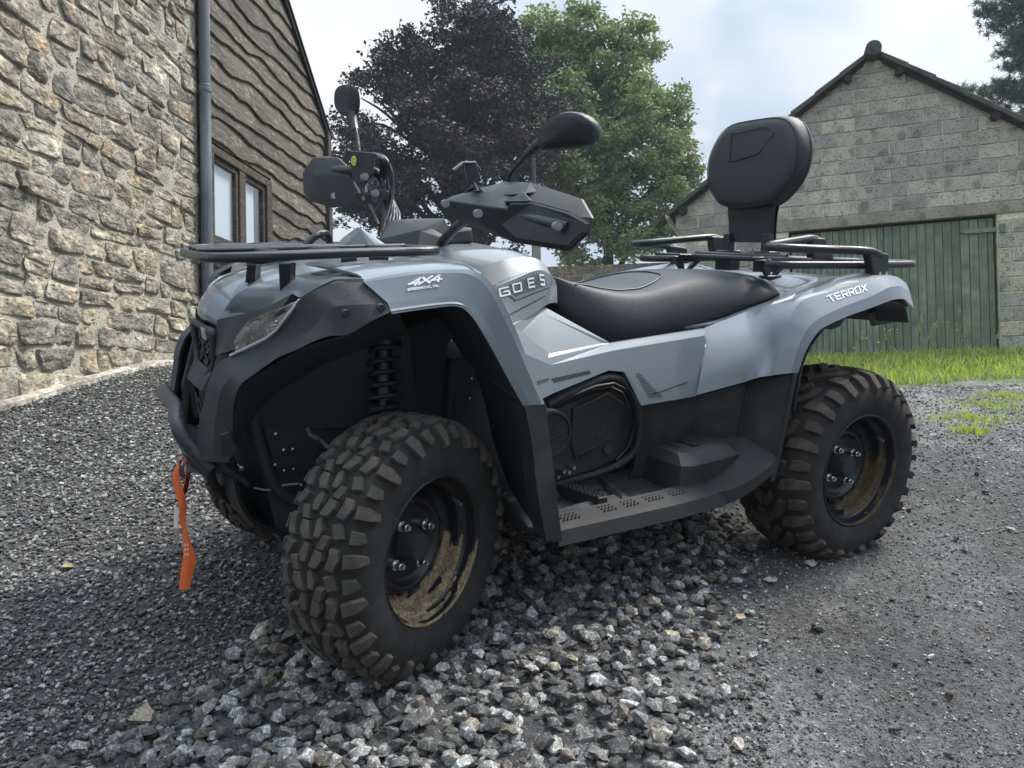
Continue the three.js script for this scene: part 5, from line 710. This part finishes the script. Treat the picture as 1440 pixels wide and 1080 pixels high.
// seat: cross-sections from front to rear [x, half width at the bottom, bottom y, shoulder y, top y, half width of the top]
{
  const S = [[.555, .10, .745, .80, .800, .09], [.575, .14, .70, .795, .808, .115], [.62, .17, .665, .775, .796, .13], [.70, .20, .63, .752, .776, .135], [.78, .215, .608, .738, .765, .14], [.86, .222, .612, .738, .768, .145], [.94, .228, .635, .750, .785, .15], [1.02, .232, .658, .760, .800, .15], [1.10, .235, .676, .765, .806, .15], [1.20, .232, .695, .768, .806, .145], [1.30, .222, .712, .766, .801, .135], [1.38, .20, .722, .756, .790, .12], [1.43, .165, .728, .748, .774, .10], [1.452, .12, .735, .742, .756, .08]];
  const rows = S.map(([x, wb, yb, ys, yt, wt]) => { const h = [[wb * .96, yb - .006], [wb, yb + .004], [wb + .006, lerp(yb, ys, .35)], [wb * .985, lerp(yb, ys, .72)], [lerp(wb, wt, .35), lerp(ys, yt, .28)], [lerp(wb, wt, .75), lerp(ys, yt, .75)], [wt * .7, yt - .002], [0, yt + .002]]; return [...h.map(([z, y]) => [x, y, z]), ...h.slice(0, -1).reverse().map(([z, y]) => [x, y, -z])]; });
  const g = net(rows, { nu: 44, nv: 3, smooth: true, t: .01, crease: .9, flip: true });
  part('seat', join([g, net([S.map(([x, w, y]) => [x, y - .004, w * .95]), S.map(([x, w, y]) => [x, y - .004, -w * .95])], { nu: 20, t: .004 })]), M.vinyl);
  const seam = [[.605, .158, .0], [.66, .15, 0], [.72, .145, 0], [.80, .146, 0], [.88, .142, 0], [.95, .12, 0], [1.0, .08, 0], [1.015, 0, 0]];
  const top = (x, z) => { let i = 0; while (i < S.length - 2 && S[i + 1][0] < x) i++; const t = (x - S[i][0]) / (S[i + 1][0] - S[i][0]), q = S[i].map((a, k) => lerp(a, S[i + 1][k], t)), [, wb, yb, ys, yt, wt] = q; const P = [[wb * .985, lerp(yb, ys, .72)], [lerp(wb, wt, .35), lerp(ys, yt, .28)], [lerp(wb, wt, .75), lerp(ys, yt, .75)], [wt * .7, yt - .002], [0, yt + .002]]; for (let k = 0; k < 4; k++) if (z <= P[k][0] && z >= P[k + 1][0]) return lerp(P[k][1], P[k + 1][1], (P[k][0] - z) / (P[k][0] - P[k + 1][0])); return P[0][1]; };
  const sp = crv(seam.map(([x, z]) => [x, top(x, z) + .0035, z])).getPoints(40).map((q) => V(q.x, top(q.x, Math.max(0, q.z)) + .0028, q.z)); part('seat_seam', join([tube(sp, .0022, 6), mirrorZ(tube(sp, .0022, 6))]), M.black);
}

// ---------- racks ----------
{
  const T = (pts, r = .0105, k = .05) => tube(path(pts, k), r, 12);
  const fl = [[.11, .882, .37], [.135, .882, .30], [.135, .882, -.30], [.11, .882, -.37], [-.24, .876, -.37], [-.275, .874, -.30], [-.335, .872, .0], [-.350, .871, .30], [-.315, .872, .37], [.11, .882, .37]];
  const R = part('front_rack', join([T([[-.1, .8785, .37], ...fl.slice(0, -1), [-.1, .8785, .37]].map((q, i, a) => q), .0096, .05)]), M.tube);
  mesh('rack_bars', join([T([[.125, .888, .16], [-.335, .880, .16]], .006), T([[.125, .888, -.12], [-.31, .880, -.12]], .006), T([[.125, .888, .02], [-.32, .880, .02]], .006), T([[-.10, .882, .36], [-.10, .882, -.36]], .007), T([[.03, .886, .36], [.03, .886, -.36]], .006), T([[-.22, .88, .36], [-.2, .88, -.36]], .006)]), M.tube, R);
  mesh('rack_loop', join([T([[-.046,.885,-.05], [-.016,.914,-.05], [.023,.918,-.08], [.025,.882,-.08]], .009, .03)]), M.tube, R);
  mesh('tie_hook', join([T([[.02, .868, .30], [.02, .858, .30], [-.01, .856, .30]], .006, .01), hull([[-.08, .868, .31], [-.05, .868, .31], [-.08, .858, .31], [-.05, .858, .31], [-.06, .86, .29], [-.07, .868, .29]], .002), hull([[-.02, .868, .31], [.01, .868, .31], [-.02, .858, .31], [.01, .858, .31], [.0, .86, .29], [-.01, .868, .29]], .002)]), M.tube, R);
  const legs = [plate([[-.198,.857,.27], [-.172,.857,.27], [-.171,.801,.25], [-.193,.8,.25]].reverse(), [.012, 0, -.012], .002), plate([[-.226,.849,.12], [-.206,.849,.12], [-.205,.809,.1], [-.228,.808,.1]].reverse(), [.012, 0, -.012], .002), plate([[-.064,.856,.3], [-.044,.856,.3], [-.041,.825,.3], [-.055,.825,.3]].reverse(), [.012, 0, -.012], .002), plate([[-.073,.842,0], [-.059,.842,0], [-.056,.832,0], [-.068,.832,0]].reverse(), [.01, 0, -.01], .002), mirrorZ(plate([[-.064,.856,.3], [-.044,.856,.3], [-.041,.825,.3], [-.055,.825,.3]].reverse(), [.012, 0, -.012], .002))];
  for (const g of legs) mesh('rack_leg', g, M.tube, R);
  // rear rack
  const rl = [[1.27, .832, .26], [1.255, .832, .32], [1.52, .831, .405], [1.80, .829, .39], [1.852, .829, .35], [1.852, .829, -.35], [1.80, .829, -.39], [1.52, .831, -.405], [1.255, .832, -.32], [1.27, .832, -.26]];
  const Q = part('rear_rack', join([T([[1.62, .836, .2], [1.35, .834, .18], ...rl, [1.35, .834, -.18], [1.62, .836, -.2]], .0118, .045)]), M.tube);
  mesh('rack_bars', join([T([[1.36, .843, .34], [1.36, .843, -.34]], .009), T([[1.42, .85, .2], [1.42, .85, -.2]], .009), T([[1.84, .834, .16], [1.30, .845, .16]], .007), T([[1.84, .834, -.16], [1.30, .845, -.16]], .007), T([[1.84, .834, .0], [1.36, .845, .0]], .007), T([[1.6, .838, .39], [1.6, .838, -.39]], .008), T([[1.72, .834, .38], [1.72, .834, -.38]], .008)]), M.tube, Q);
  const grab = join([T([[1.545, .862, .435], [1.50, .874, .432], [1.24, .882, .338], [1.225, .884, .30], [1.25, .888, .265], [1.52, .910, .215], [1.57, .895, .212]], .0125, .035), hull([[1.49, .872, .437], [1.58, .862, .437], [1.49, .872, .418], [1.58, .862, .418], [1.53, .79, .435], [1.595, .79, .435], [1.53, .79, .418], [1.595, .79, .418]], .004), hull([[1.50, .908, .226], [1.56, .905, .226], [1.50, .908, .204], [1.56, .905, .204], [1.52, .835, .226], [1.62, .835, .226], [1.52, .835, .204], [1.62, .835, .204]], .004)]);
  mesh('grab_handle', grab, M.tube, Q); mesh('grab_handle', mirrorZ(grab), M.tube, Q);
  const leg = join([hull([[1.30, .84, .20], [1.33, .84, .20], [1.345, .785, .19], [1.36, .785, .19], [1.30, .84, .18], [1.33, .84, .18]], .003), hull([[1.42, .84, .20], [1.44, .84, .20], [1.36, .785, .19], [1.375, .785, .19], [1.42, .84, .18], [1.44, .84, .18]], .003), hull([[1.33, .79, .205], [1.39, .79, .205], [1.33, .79, .175], [1.39, .79, .175], [1.36, .78, .19]], .004), hull([[1.55, .835, .40], [1.57, .835, .40], [1.555, .785, .40], [1.572, .785, .40], [1.56, .80, .38]], .003)]);
  mesh('rack_leg', leg, M.tube, Q); mesh('rack_leg', mirrorZ(leg), M.tube, Q);
  for (const [x, y] of [[1.545, .806], [1.578, .806]]) mesh('rack_bolt', join([cyl([x, y, .434], [x, y, .443], .0065, 10)]), M.chrome, Q);
}
// passenger backrest
{
  const B = new THREE.Group(); B.name = 'backrest'; bike.add(B);
  // pad: rounded outline in its own plane, built as rings from front face to back
  const out = []; const o = [[0, .150], [.10, .146], [.155, .118], [.192, .055], [.198, -.005], [.182, -.06], [.145, -.105], [.10, -.135], [0, -.145]];
  const c2 = new THREE.SplineCurve(o.map((q) => new THREE.Vector2(...q))).getSpacedPoints(22); const ring = [...c2.map((q) => [q.x, q.y]), ...c2.slice(1, -1).reverse().map((q) => [-q.x, q.y])], n = ring.length;
  const v = [], idx = [], lay = [[.0, 0], [.45, -.002], [.80, .004], [.93, .012], [.985, .026], [1, .045], [1, .068], [.985, .080], [.94, .088]];
  const cy = 1.148, cx = 1.430, rake = .12, put = (z, y, d) => v.push(V(cx + d + y * rake, cy + y, z));
  put(0, 0, 0); for (const [k, d] of lay.slice(1)) for (const [z, y] of ring) put(z * k, y * k, d); put(0, 0, .09);
  for (let i = 0; i < n; i++) idx.push(0, 1 + i, 1 + (i + 1) % n);
  for (let r = 0; r < lay.length - 2; r++) for (let i = 0; i < n; i++) { const a = 1 + r * n + i, b = 1 + r * n + (i + 1) % n; idx.push(a, a + n, b, b, a + n, b + n); }
  const last = 1 + (lay.length - 2) * n; for (let i = 0; i < n; i++) idx.push(last + i, v.length - 1, last + (i + 1) % n);
  const pad = mesh('pad', fromTris(v, idx, -1), M.vinyl, B);
  const seam = (pts, close) => { const q = pts.map(([z, y, d]) => [cx + d + y * rake - .0015, cy + y, z]); return tube(close ? [...q, q[0]] : q, .0018, 6); };
  mesh('seam', join([seam(ring.map(([z, y]) => [z * .955, y * .955, .0155]), true), seam(ring.map(([z, y]) => [z * 1.001, y * 1.001, .068]), true)]), M.black, pad);
  mesh('stitched_panel', join([seam([[-.085, .105, .0], [.06, .115, .0], [.098, .09, .0035], [.045, .03, -.001], [-.075, .012, -.001]], true)]), M.black, pad);
  const yb = 1.03; mesh('neck', net([[[1.472, .895, .098], [1.470, .95, .099], [1.466, 1.0, .104], [1.470, 1.06, .11]], [[1.463, .893, .09], [1.461, .95, .09], [1.457, 1.0, .095], [1.460, 1.06, .10]], [[1.463, .893, -.09], [1.461, .95, -.09], [1.457, 1.0, -.095], [1.460, 1.06, -.10]], [[1.472, .895, -.098], [1.470, .95, -.099], [1.466, 1.0, -.104], [1.470, 1.06, -.11]], [[1.495, .897, -.09], [1.493, .95, -.09], [1.490, 1.0, -.095], [1.495, 1.06, -.1]], [[1.495, .897, .09], [1.493, .95, .09], [1.490, 1.0, .095], [1.495, 1.06, .1]]], { nu: 10, t: .004, crease: .5 }), M.vinyl, B);
  for (const s of [-1, 1]) mesh('post', join([hull([[1.447, .80, s * .10], [1.472, .80, s * .10], [1.447, .80, s * .072], [1.472, .80, s * .072], [1.447, .92, s * .095], [1.472, .92, s * .095], [1.447, .92, s * .072], [1.472, .92, s * .072]], .003), hull([[1.435, .80, s * .115], [1.485, .80, s * .115], [1.435, .80, s * .055], [1.485, .80, s * .055], [1.435, .862, s * .115], [1.485, .862, s * .115], [1.435, .862, s * .055], [1.485, .862, s * .055]], .003)]), M.tube, B);
}
// ---------- handlebar, guards, mirrors, dash ----------
{
  const H = new THREE.Group(); H.name = 'handlebar'; bike.add(H);
  mesh('bar', join([tube(path([[.317,.934,.55], [.277,.97,.3], [.269,.945,.17], [.253,.879,.06], [.20, .86, .0]], .05), .0115, 12), tube(path([[.20, .86, 0], [.166,.904,-.06], [.211,.979,-.14], [.213,1.064,-.17], [.189,1.087,-.2], [.115,1.097,-.48]], .05), .0125, 12), tube(path([[.284,.979,.32], [.275,1.033,.22], [.254,.965,.17]], .03), .006, 8)]), M.tube, H);
  // left hand guard: faceted shell
  const lg = hull([[.216,.991,.2], [.248,1,.17], [.314,1.021,.26], [.329,1.031,.27], [.352,1.027,.35], [.353,1.012,.39], [.385,.987,.5], [.375,.949,.55], [.365,.922,.55], [.354,.887,.5], [.304,.904,.36], [.29,.936,.31], [.257,.948,.2], [.223,.98,.19], [.312,.967,.41], [.327,.952,.51], [.294,.979,.32], [.421,.917,.46], [.411,1.009,.24], [.347,.916,.28]], .005);
  const G = mesh('hand_guard', lg, M.plastic, H);
  const e = .014;
  mesh('guard_crease', join([tube([[.271,.987,.385], [.303,.987,.432], [.318,.964,.545], [.329,.941,.603]], .0016, 6), hull([[.279,.987,.36], [.305,1.006,.395], [.301,.987,.43], [.287,.984,.4], [.327,.994,.36], [.319,.988,.34]], .002)]), M.black, G);
  for (const [x, y, z] of [[.214,.986,.212], [.235,.962,.33], [.3,.934,.545]]) mesh('guard_bolt', join([cyl([x - .002, y, z - .016], [x - .005, y, z + .001], .009, 14), cyl([x - .005, y, z + .001], [x - .0055, y, z + .003], .005, 6)]), M.steel, G);
  // raised outer panel, brow and mould lines of the left guard
  mesh('guard_panel', plate([[.27,.983,.392], [.3,.984,.437], [.314,.961,.549], [.324,.94,.605], [.315,.922,.602], [.308,.893,.56], [.272,.907,.42], [.265,.937,.365]].reverse(), [.02, 0, -.02], .003), M.plastic, G);
  mesh('guard_brow', hull([[.309,1.016,.265], [.326,1.031,.275], [.351,1.028,.352], [.355,1.011,.392], [.315,1.004,.385], [.295,1.002,.32], [.364,1.028,.25], [.388,1.027,.3]], .003), M.plastic, G);
  // right hand guard
  const rg = hull([[.095,1.09,-.5], [.092,1.035,-.49], [.114,1.129,-.46], [.14,1.131,-.42], [.157,1.124,-.37], [.163,1.104,-.33], [.164,1.069,-.29], [.183,1.002,-.25], [.131,.992,-.36], [.098,1.011,-.45], [.106,1.079,-.42], [.154,1.074,-.32], [.141,1.032,-.37], [.149,1.131,-.5], [.19,1.004,-.33]], .005);
  const G2 = mesh('hand_guard', rg, M.plastic, H);
  mesh('guard_bolt', join([cyl([.135,1.019,-.355], [.132,1.021,-.345], .009, 12)]), M.steel, G2);
  mesh('switch_box', hull([[.139,1.131,-.22], [.179,1.123,-.16], [.177,1.075,-.16], [.159,1.041,-.19], [.145,1.06,-.22], [.161,1.137,-.28], [.204,1.129,-.22], [.201,1.08,-.22]], .004), M.dark, H);
  const dot = V([.15,1.106,-.205]); mesh('round_sticker', join([new THREE.TorusGeometry(.0085, .0028, 8, 22).scale(.7, 1.15, 1).rotateY(-.75).translate(dot.x - .01, dot.y, dot.z + .006)]), M.yellow, H); mesh('sticker_centre', new THREE.SphereGeometry(.0045, 10, 8).scale(.7, 1.2, .6).translate(dot.x - .01, dot.y, dot.z + .006), M.white, H);
  for (const [x, y, z] of [[.159,1.064,-.165], [.172,1.01,-.2], [.178,1.021,-.14]]) mesh('clamp_bolt', join([cyl([x, y, z - .015], [x - .006, y, z + .012], .010, 14), cyl([x - .006, y, z + .012], [x - .008, y, z + .016], .006, 6)]), M.steel, H);
  mesh('clamp', join([hull([[.146,1.023,-.22], [.171,1.018,-.17], [.175,.999,-.17], [.162,.992,-.2], [.164,1.019,-.26], [.194,1.009,-.22]], .003), hull([[.172,1.028,-.15], [.198,1.024,-.11], [.197,1.007,-.11], [.171,1.013,-.15], [.198,1.022,-.16]], .004)]), M.tube, H);
  mesh('pin', cyl([.167,1.052,-.185], [.168,1.026,-.185], .0035, 10), M.chrome, H);
  const cb = []; for (let i = 0; i < 5; i++) { const k = i * .012; cb.push(ctube([[...[.183,1.126,-.17]], [...[.209,1.115,-.15]], [...[.22,1.075,-.13]], [...[.218,1.034,-.12]], [...[.201,.987,-.1]], [...[.165,.931,-.06]], [...[.144,.886,-.03]]].map(([x, y, z], j) => [x - k * .35 * Math.sin(j), y - k * .3, z + k * Math.cos(j * 1.3)]), .0045, 30, 7)); } mesh('cables', join(cb), M.black, H);
  mesh('brake_rod', join([cyl([.166,.991,-.16], [.159,.938,-.08], .004, 8)]), M.tube, H);
  // left lever perch with its small lever
  mesh('lever_perch', join([hull([[.246,1.078,.24], [.27,1.075,.24], [.281,1.042,.24], [.255,1.031,.24], [.267,1.063,.2], [.292,1.048,.2]], .004), tube([[.191,1.054,.28], [.231,1.074,.25], [.27,1.078,.24], [.294,1.063,.22]], .004, 7), cyl([.266,1.035,.24], [.266,1.012,.26], .004, 7)]), M.dark, H);
  // mirrors
  const mirror = (rim, cpt, depth, stem, neck) => { const m = new THREE.Group(); m.name = 'mirror'; bike.add(m); const P = rim.map((q) => V(q)), nn = P.length, c = V(cpt), D = V(depth), vv = [], ii = []; for (const [k, d] of [[.97, -.25], [1, 0], [.985, .45], [.9, .8], [.65, 1]]) for (const q of crvClosed(P)) vv.push(c.clone().lerp(q, k).addScaledVector(D, d)); const N = vv.length / 5; for (let r = 0; r < 4; r++) for (let i = 0; i < N; i++) { const a = r * N + i, b = r * N + (i + 1) % N; ii.push(a, a + N, b, b, a + N, b + N); } vv.push(c.clone().addScaledVector(D, 1.05)); for (let i = 0; i < N; i++) ii.push(4 * N + i, vv.length - 1, 4 * N + (i + 1) % N); vv.push(c.clone().addScaledVector(D, -.22)); for (let i = 0; i < N; i++) ii.push(i, (i + 1) % N, vv.length - 1); const g = fromTris(vv, ii, .8); mesh('mirror_shell', g, M.plastic.clone(), m).material.side = THREE.DoubleSide; mesh('mirror_stem', join([tube(path(stem, .03), .0052, 10), tube(neck, (t) => lerp(.009, .014, t), 10)]), M.tube, m); return m; };
  function crvClosed(P) { return new THREE.CatmullRomCurve3(P, true, 'catmullrom', .5).getPoints(31).slice(0, 31); }
  mirror([[.342,1.114,.4], [.348,1.137,.41], [.358,1.158,.425], [.377,1.171,.45], [.402,1.168,.48], [.421,1.15,.5], [.428,1.126,.5], [.419,1.105,.485], [.394,1.098,.45], [.361,1.096,.425], [.345,1.098,.41]], [.389,1.133,.45], [-.03, .0, .018], [[.342,1.027,.27], [.338,1.052,.28], [.346,1.081,.32], [.347,1.097,.35]], [[.345,1.093,.345], [.351,1.113,.385], [.359,1.119,.4]]);
  mirror([[.191,1.242,-.33], [.2,1.247,-.32], [.202,1.274,-.31], [.199,1.304,-.31], [.192,1.323,-.33], [.18,1.329,-.36], [.17,1.322,-.385], [.167,1.296,-.395], [.169,1.266,-.39], [.177,1.244,-.36]], [.185,1.286,-.355], [-.010, .0, -.012], [[.175,1.137,-.25], [.179,1.171,-.27], [.182,1.204,-.29]], [[.182,1.198,-.29], [.187,1.231,-.32], [.187,1.247,-.33]]);
  // cowl in front of the bars and the instrument pod
  part('cowl', hull([[.029,.875,0], [.066,.895,-.06], [.078,.927,-.02], [.069,.925,.03], [.112,.885,.08], [.104,.854,.12], [.14,.83,.16], [.081,.829,.12], [.043,.822,.05], [.16, .83, -.1], [.02, .84, -.1], [.19, .82, .1], [.06, .90, -.08]], .004), M.paint);
  part('instrument_pod', join([hull([[.13,.899,0], [.164,.938,-.03], [.172,.944,-.02], [.189,.944,0], [.214,.923,.06], [.2,.876,.08], [.14,.875,.02], [.27, .90, -.08], [.25, .95, -.06], [.28, .95, .05], [.30, .90, .06]], .005), hull([[.214,.921,.06], [.235,.931,.05], [.242,.926,.06], [.253,.906,.09], [.234,.876,.1], [.192,.873,.09], [.27, .90, .05], [.285, .90, .08]], .004)]), M.plastic);
  both('pod_trim', hull([[.134,.857,.125], [.132,.833,.18], [.184,.861,.17], [.191,.871,.1], [.24, .84, .05]], .003), M.dark);
}
// ---------- lettering and stripes ----------
{
  const G = { // strokes on a 1 x 1 cell
    G: [[[1, 1], [0, 1], [0, 0], [1, 0], [1, .5], [.45, .5]]], O: [[[0, 0], [0, 1], [1, 1], [1, 0], [0, 0]]], E: [[[1, 1], [0, 1], [0, 0], [1, 0]], [[0, .5], [.9, .5]]], S: [[[1, 1], [0, 1], [0, .5], [1, .5], [1, 0], [0, 0]]],
    T: [[[0, 1], [1, 1]], [[.5, 1], [.5, 0]]], R: [[[0, 0], [0, 1], [.9, 1], [1, .9], [1, .55], [.9, .45], [0, .45]], [[.5, .45], [1, 0]]], X: [[[0, 1], [1, 0]], [[0, 0], [1, 1]]], 4: [[[.75, 0], [.75, 1], [0, .3], [1, .3]]], x: [[[0, 1], [1, 0]], [[0, 0], [1, 1]]],
    P: [[[0, 0], [0, 1], [1, 1], [1, .45], [0, .45]]], D: [[[0, 0], [0, 1], [.8, 1], [1, .8], [1, .2], [.8, 0], [0, 0]]], M: [[[0, 0], [0, 1], [.5, .4], [1, 1], [1, 0]]], A: [[[0, 0], [.5, 1], [1, 0]], [[.2, .35], [.8, .35]]], I: [[[.5, 0], [.5, 1]]], C: [[[1, 1], [0, 1], [0, 0], [1, 0]]], L: [[[0, 1], [0, 0], [1, 0]]], '.': [[[.4, 0], [.6, 0]]], 'o': [[[0, 0], [.25, 1], [1, 1], [.75, 0], [0, 0]]],
  };
  // the quad: lower left, lower right, upper right, upper left; strokes become thin raised ribbons
  function onto(p, n, meshes) {                     // where the line through p along n meets the panels
    let best = Infinity; const a = V(0, 0, 0), b = V(0, 0, 0), c = V(0, 0, 0), ray = new THREE.Ray(p.clone().addScaledVector(n, .08), n.clone().negate()), h = V(0, 0, 0);
    for (const m of meshes) { const q = m.geometry.attributes.position; for (let i = 0; i < q.count; i += 3) { a.fromBufferAttribute(q, i); if (a.distanceToSquared(p) > .09) continue; b.fromBufferAttribute(q, i + 1); c.fromBufferAttribute(q, i + 2); if (ray.intersectTriangle(a, b, c, false, h)) best = Math.min(best, h.distanceTo(ray.origin)); } }
    return best < .16 ? ray.at(best, V(0, 0, 0)) : p;
  }
  const panels = bike.children.filter((c) => ['front_fender', 'rear_fender', 'tank_cover', 'side_panel', 'rear_side', 'rear_deck'].includes(c.name) && !c.userData.far);
  function ribbons(strokes, quad, w, lift, asp, on) {
    const [a, b, c, d] = quad.map((q) => V(q)), nrm = b.clone().sub(a).cross(d.clone().sub(a)).normalize(), P = (u, v, h) => a.clone().multiplyScalar((1 - u) * (1 - v)).addScaledVector(b, u * (1 - v)).addScaledVector(c, u * v).addScaledVector(d, (1 - u) * v).clone(), v = [], idx = []; const put = (p, h) => v.push(onto(p, nrm, on ? panels.filter((m) => m.name === on) : panels).addScaledVector(nrm, h));
    const fine = strokes.flatMap((s) => { const o = []; for (let i = 0; i < s.length - 1; i++) { const m = Math.max(1, Math.ceil(Math.hypot((s[i + 1][0] - s[i][0]) * asp, s[i + 1][1] - s[i][1]) / .5)); for (let k = 0; k < m; k++) o.push([[lerp(s[i][0], s[i + 1][0], k / m), lerp(s[i][1], s[i + 1][1], k / m)], [lerp(s[i][0], s[i + 1][0], (k + 1) / m), lerp(s[i][1], s[i + 1][1], (k + 1) / m)], k === 0, k === m - 1]); } return o; });
    for (const s of fine) for (let i = 0; i < 1; i++) {
      const [x0, y0] = s[i], [x1, y1] = s[i + 1], dx = (x1 - x0) * asp, dy = y1 - y0, l = Math.hypot(dx, dy) || 1, ux = dx / l, uy = dy / l, e = w * .5, k = v.length;
      for (const h of [lift, 0]) for (const [t, q] of [[-1, -1], [1, -1], [1, 1], [-1, 1]]) { const ex = t < 0 ? (s[2] ? e : 0) : (s[3] ? e : 0), px = t < 0 ? x0 * asp - ux * ex : x1 * asp + ux * ex, py = t < 0 ? y0 - uy * ex : y1 + uy * ex; put(P((px - uy * q * e) / asp, py + ux * q * e, 0), h); }
      idx.push(k, k + 1, k + 2, k, k + 2, k + 3); for (let f = 0; f < 4; f++) { const g = (f + 1) % 4; idx.push(k + f, k + f + 4, k + g, k + g, k + f + 4, k + g + 4); }
    }
    return fromTris(v, idx, .3);
  }
  function word(text, adv, cell, slant = 0) { const out = []; [...text].forEach((ch, i) => { for (const s of G[ch] ?? []) out.push(s.map(([x, y]) => [i * adv + x * cell + y * slant, y])); }); return out; }
  const up = (q, d) => q.map(([x, y, z]) => [x + d[0], y + d[1], z + d[2]]);
  // each letter of the tank print sits in a quad of its own
  for (const [ch, q] of [['G', [[.304,.774,.3], [.33,.78,.3], [.33,.795,.29], [.305,.789,.29]]], ['O', [[.345,.782,.295], [.367,.788,.295], [.369,.804,.285], [.345,.798,.285]]], ['E', [[.393,.791,.285], [.411,.796,.285], [.412,.813,.275], [.393,.808,.275]]], ['S', [[.435,.802,.275], [.449,.806,.275], [.449,.821,.262], [.435,.817,.262]]]]) part('letter', ribbons(G[ch], up(q, [-.004, .004, .012]), .2, .002, 1.15, 'tank_cover'), M.white);
  part('letter', ribbons(word('TERROX', .1667, .115), up([[1.226,.721,.497], [1.393,.75,.497], [1.406,.765,.482], [1.224,.731,.482]], [-.002, .002, .008]), .14, .002, 6.2, 'rear_fender'), M.white);
  part('letter', ribbons(word('4x4', .34, .31, .05), up([[-.018,.82,.493], [.051,.825,.493], [.052,.834,.486], [-.007,.83,.486]], [0, 0, .004]), .26, .002, 3.6, 'front_fender'), M.white);
  part('letter', ribbons(word('SPEEDMATIC.TRL', .0714, .055), up([[-.019,.811,.496], [.045,.815,.496], [.046,.818,.494], [-.018,.815,.494]], [0, 0, .004]), .3, .0015, 15, 'front_fender'), M.white);
  // stripes beneath the tank letters
  const st = []; for (let i = 0; i < 17; i++) st.push([[i / 17, 0], [i / 17 - .10, 1]]); part('stripes', ribbons(st, up([[.35,.774,.3], [.471,.798,.268], [.462,.833,.245], [.329,.813,.285]], [-.003, .003, .009]), .045, .0008, 2.2, 'tank_cover'), M.decal);
  part('stripes', ribbons([[[0, 1], [.09, .97], [.37, -.2], [1, .05]]], up([[.272,.757,.31], [.47,.788,.27], [.479,.833,.255], [.283,.798,.29]], [-.003, .003, .009]), .07, .0008, 2.6, 'tank_cover'), M.black);
  part('stripes', ribbons([[[0, 0], [1, 0]]], up([[.309,.731,.332], [.453,.77,.282], [.455,.779,.28], [.306,.741,.33]], [-.003, .003, .011]), .3, .001, 10, 'tank_cover'), M.black);
  const s2 = []; for (let i = 0; i < 14; i++) s2.push([[i / 14, 0], [i / 14 - .02, 1]]); part('stripes', ribbons(s2, up([[.398,.587,.405], [.524,.598,.392], [.523,.603,.39], [.395,.593,.402]], [0, 0, .008]), .55, .001, 12, 'side_panel'), M.black);
  part('stripes', ribbons(word('oooooo', .167, .13), up([[.339,.582,.412], [.383,.587,.405], [.385,.593,.403], [.339,.589,.41]], [0, 0, .008]), .16, .0008, 6, 'side_panel'), M.decal);
  for (let i = 0; i < 13; i++) { } const s3 = []; for (let i = 0; i < 13; i++) s3.push([[i / 13, .95 - .6 * (i / 13) + .35], [i / 13 + .10 + .07 * i / 13, .55 - .62 * i / 13]]); 
  part('stripes', ribbons(Array.from({ length: 13 }, (_, i) => [[0, i / 12], [lerp(1, .45, i / 12), i / 12 - .02]]), up([[.715,.504,.366], [.76,.505,.366], [.701,.568,.345], [.675,.563,.345]], [0, 0, .012]), .03, .001, .5, 'side_panel'), M.black);
  part('stripes', ribbons([[[0, 0], [1, 0]]], up([[.722,.51,.372], [.859,.529,.362], [.86,.537,.36], [.723,.517,.37]], [0, 0, .008]), .32, .001, 12, 'side_panel'), M.black);
  part('warning_label', ribbons([[[0, .5], [1, .5]]], [[1.134,.723,.4], [1.167,.737,.42], [1.243,.743,.38], [1.198,.731,.36]], .8, .001, 2), M.white); part('warning_label', ribbons([[[0, .5], [1, .5]]], [[1.145,.727,.385], [1.227,.743,.39], [1.243,.746,.38], [1.163,.729,.375]], .8, .001, 10), M.red);
}
// ---------- orange tow strap hanging from the hook ----------
{
  const foot = V([-.375,.365,0]).applyMatrix4(bike.matrixWorld.copy(bike.matrix));
  const S = thing('tow_strap', 'orange webbing tow strap hanging from the hook under the front bumper', 'strap', foot.toArray());
  bike.updateMatrixWorld(true);
  const P = (px) => px; const mpp = .00162;
  const cl = [[-.002, .024], [-.008, -.002], [.0, -.04], [.008, -.068], [.007, -.10], [.012, -.14], [.020, -.175], [.020, -.20], [.013, -.232], [.008, -.262]], tw = [.9, .5, .3, -.3, .2, .6, .2, 0, -.1, 0], wd = [.011, .012, .012, .008, .008, .011, .014, .015, .014, .012];
  const rowsA = [-1, 0, 1].map((s) => cl.map(([x, y], i) => [x + s * wd[i] * Math.cos(tw[i]), y, .012 + s * wd[i] * Math.sin(tw[i]) + .004 * (s === 0 ? 1 : 0)]));
  mesh('webbing', net(rowsA, { nu: 30, nv: 2, smooth: true, t: .0022, crease: .8 }), M.orange.clone(), S).material.side = THREE.DoubleSide;
  mesh('loop', net([-1, 1].map((s) => [[.006, -.045], [.012, -.015], [.016, .01], [.012, .032], [.0, .036], [-.004, .024]].map(([x, y], i) => [x, y, -.004 + s * .012])), { nu: 18, t: .0022, crease: .8 }), M.orange, S);
  mesh('care_label', net([[-.002, -.072], [-.003, -.09], [-.004, -.12]].map(([x, y]) => [[x - .006, y, .02], [x, y, .021], [x + .004, y, .02]]), { nu: 4, t: .001 }), std({ color: lin3(.62, .58, .45), roughness: .8 }), S);
  mesh('print', join([0, 1, 2, 3, 4, 5].map((i) => new THREE.BoxGeometry(.0035, .005, .0008).translate(.015 + (i % 2) * .006, -.158 - Math.floor(i / 2) * .011, .0195))), std({ color: lin3(.7, .5, .42), roughness: .8 }), S);
}
renderer.render(scene, camera);
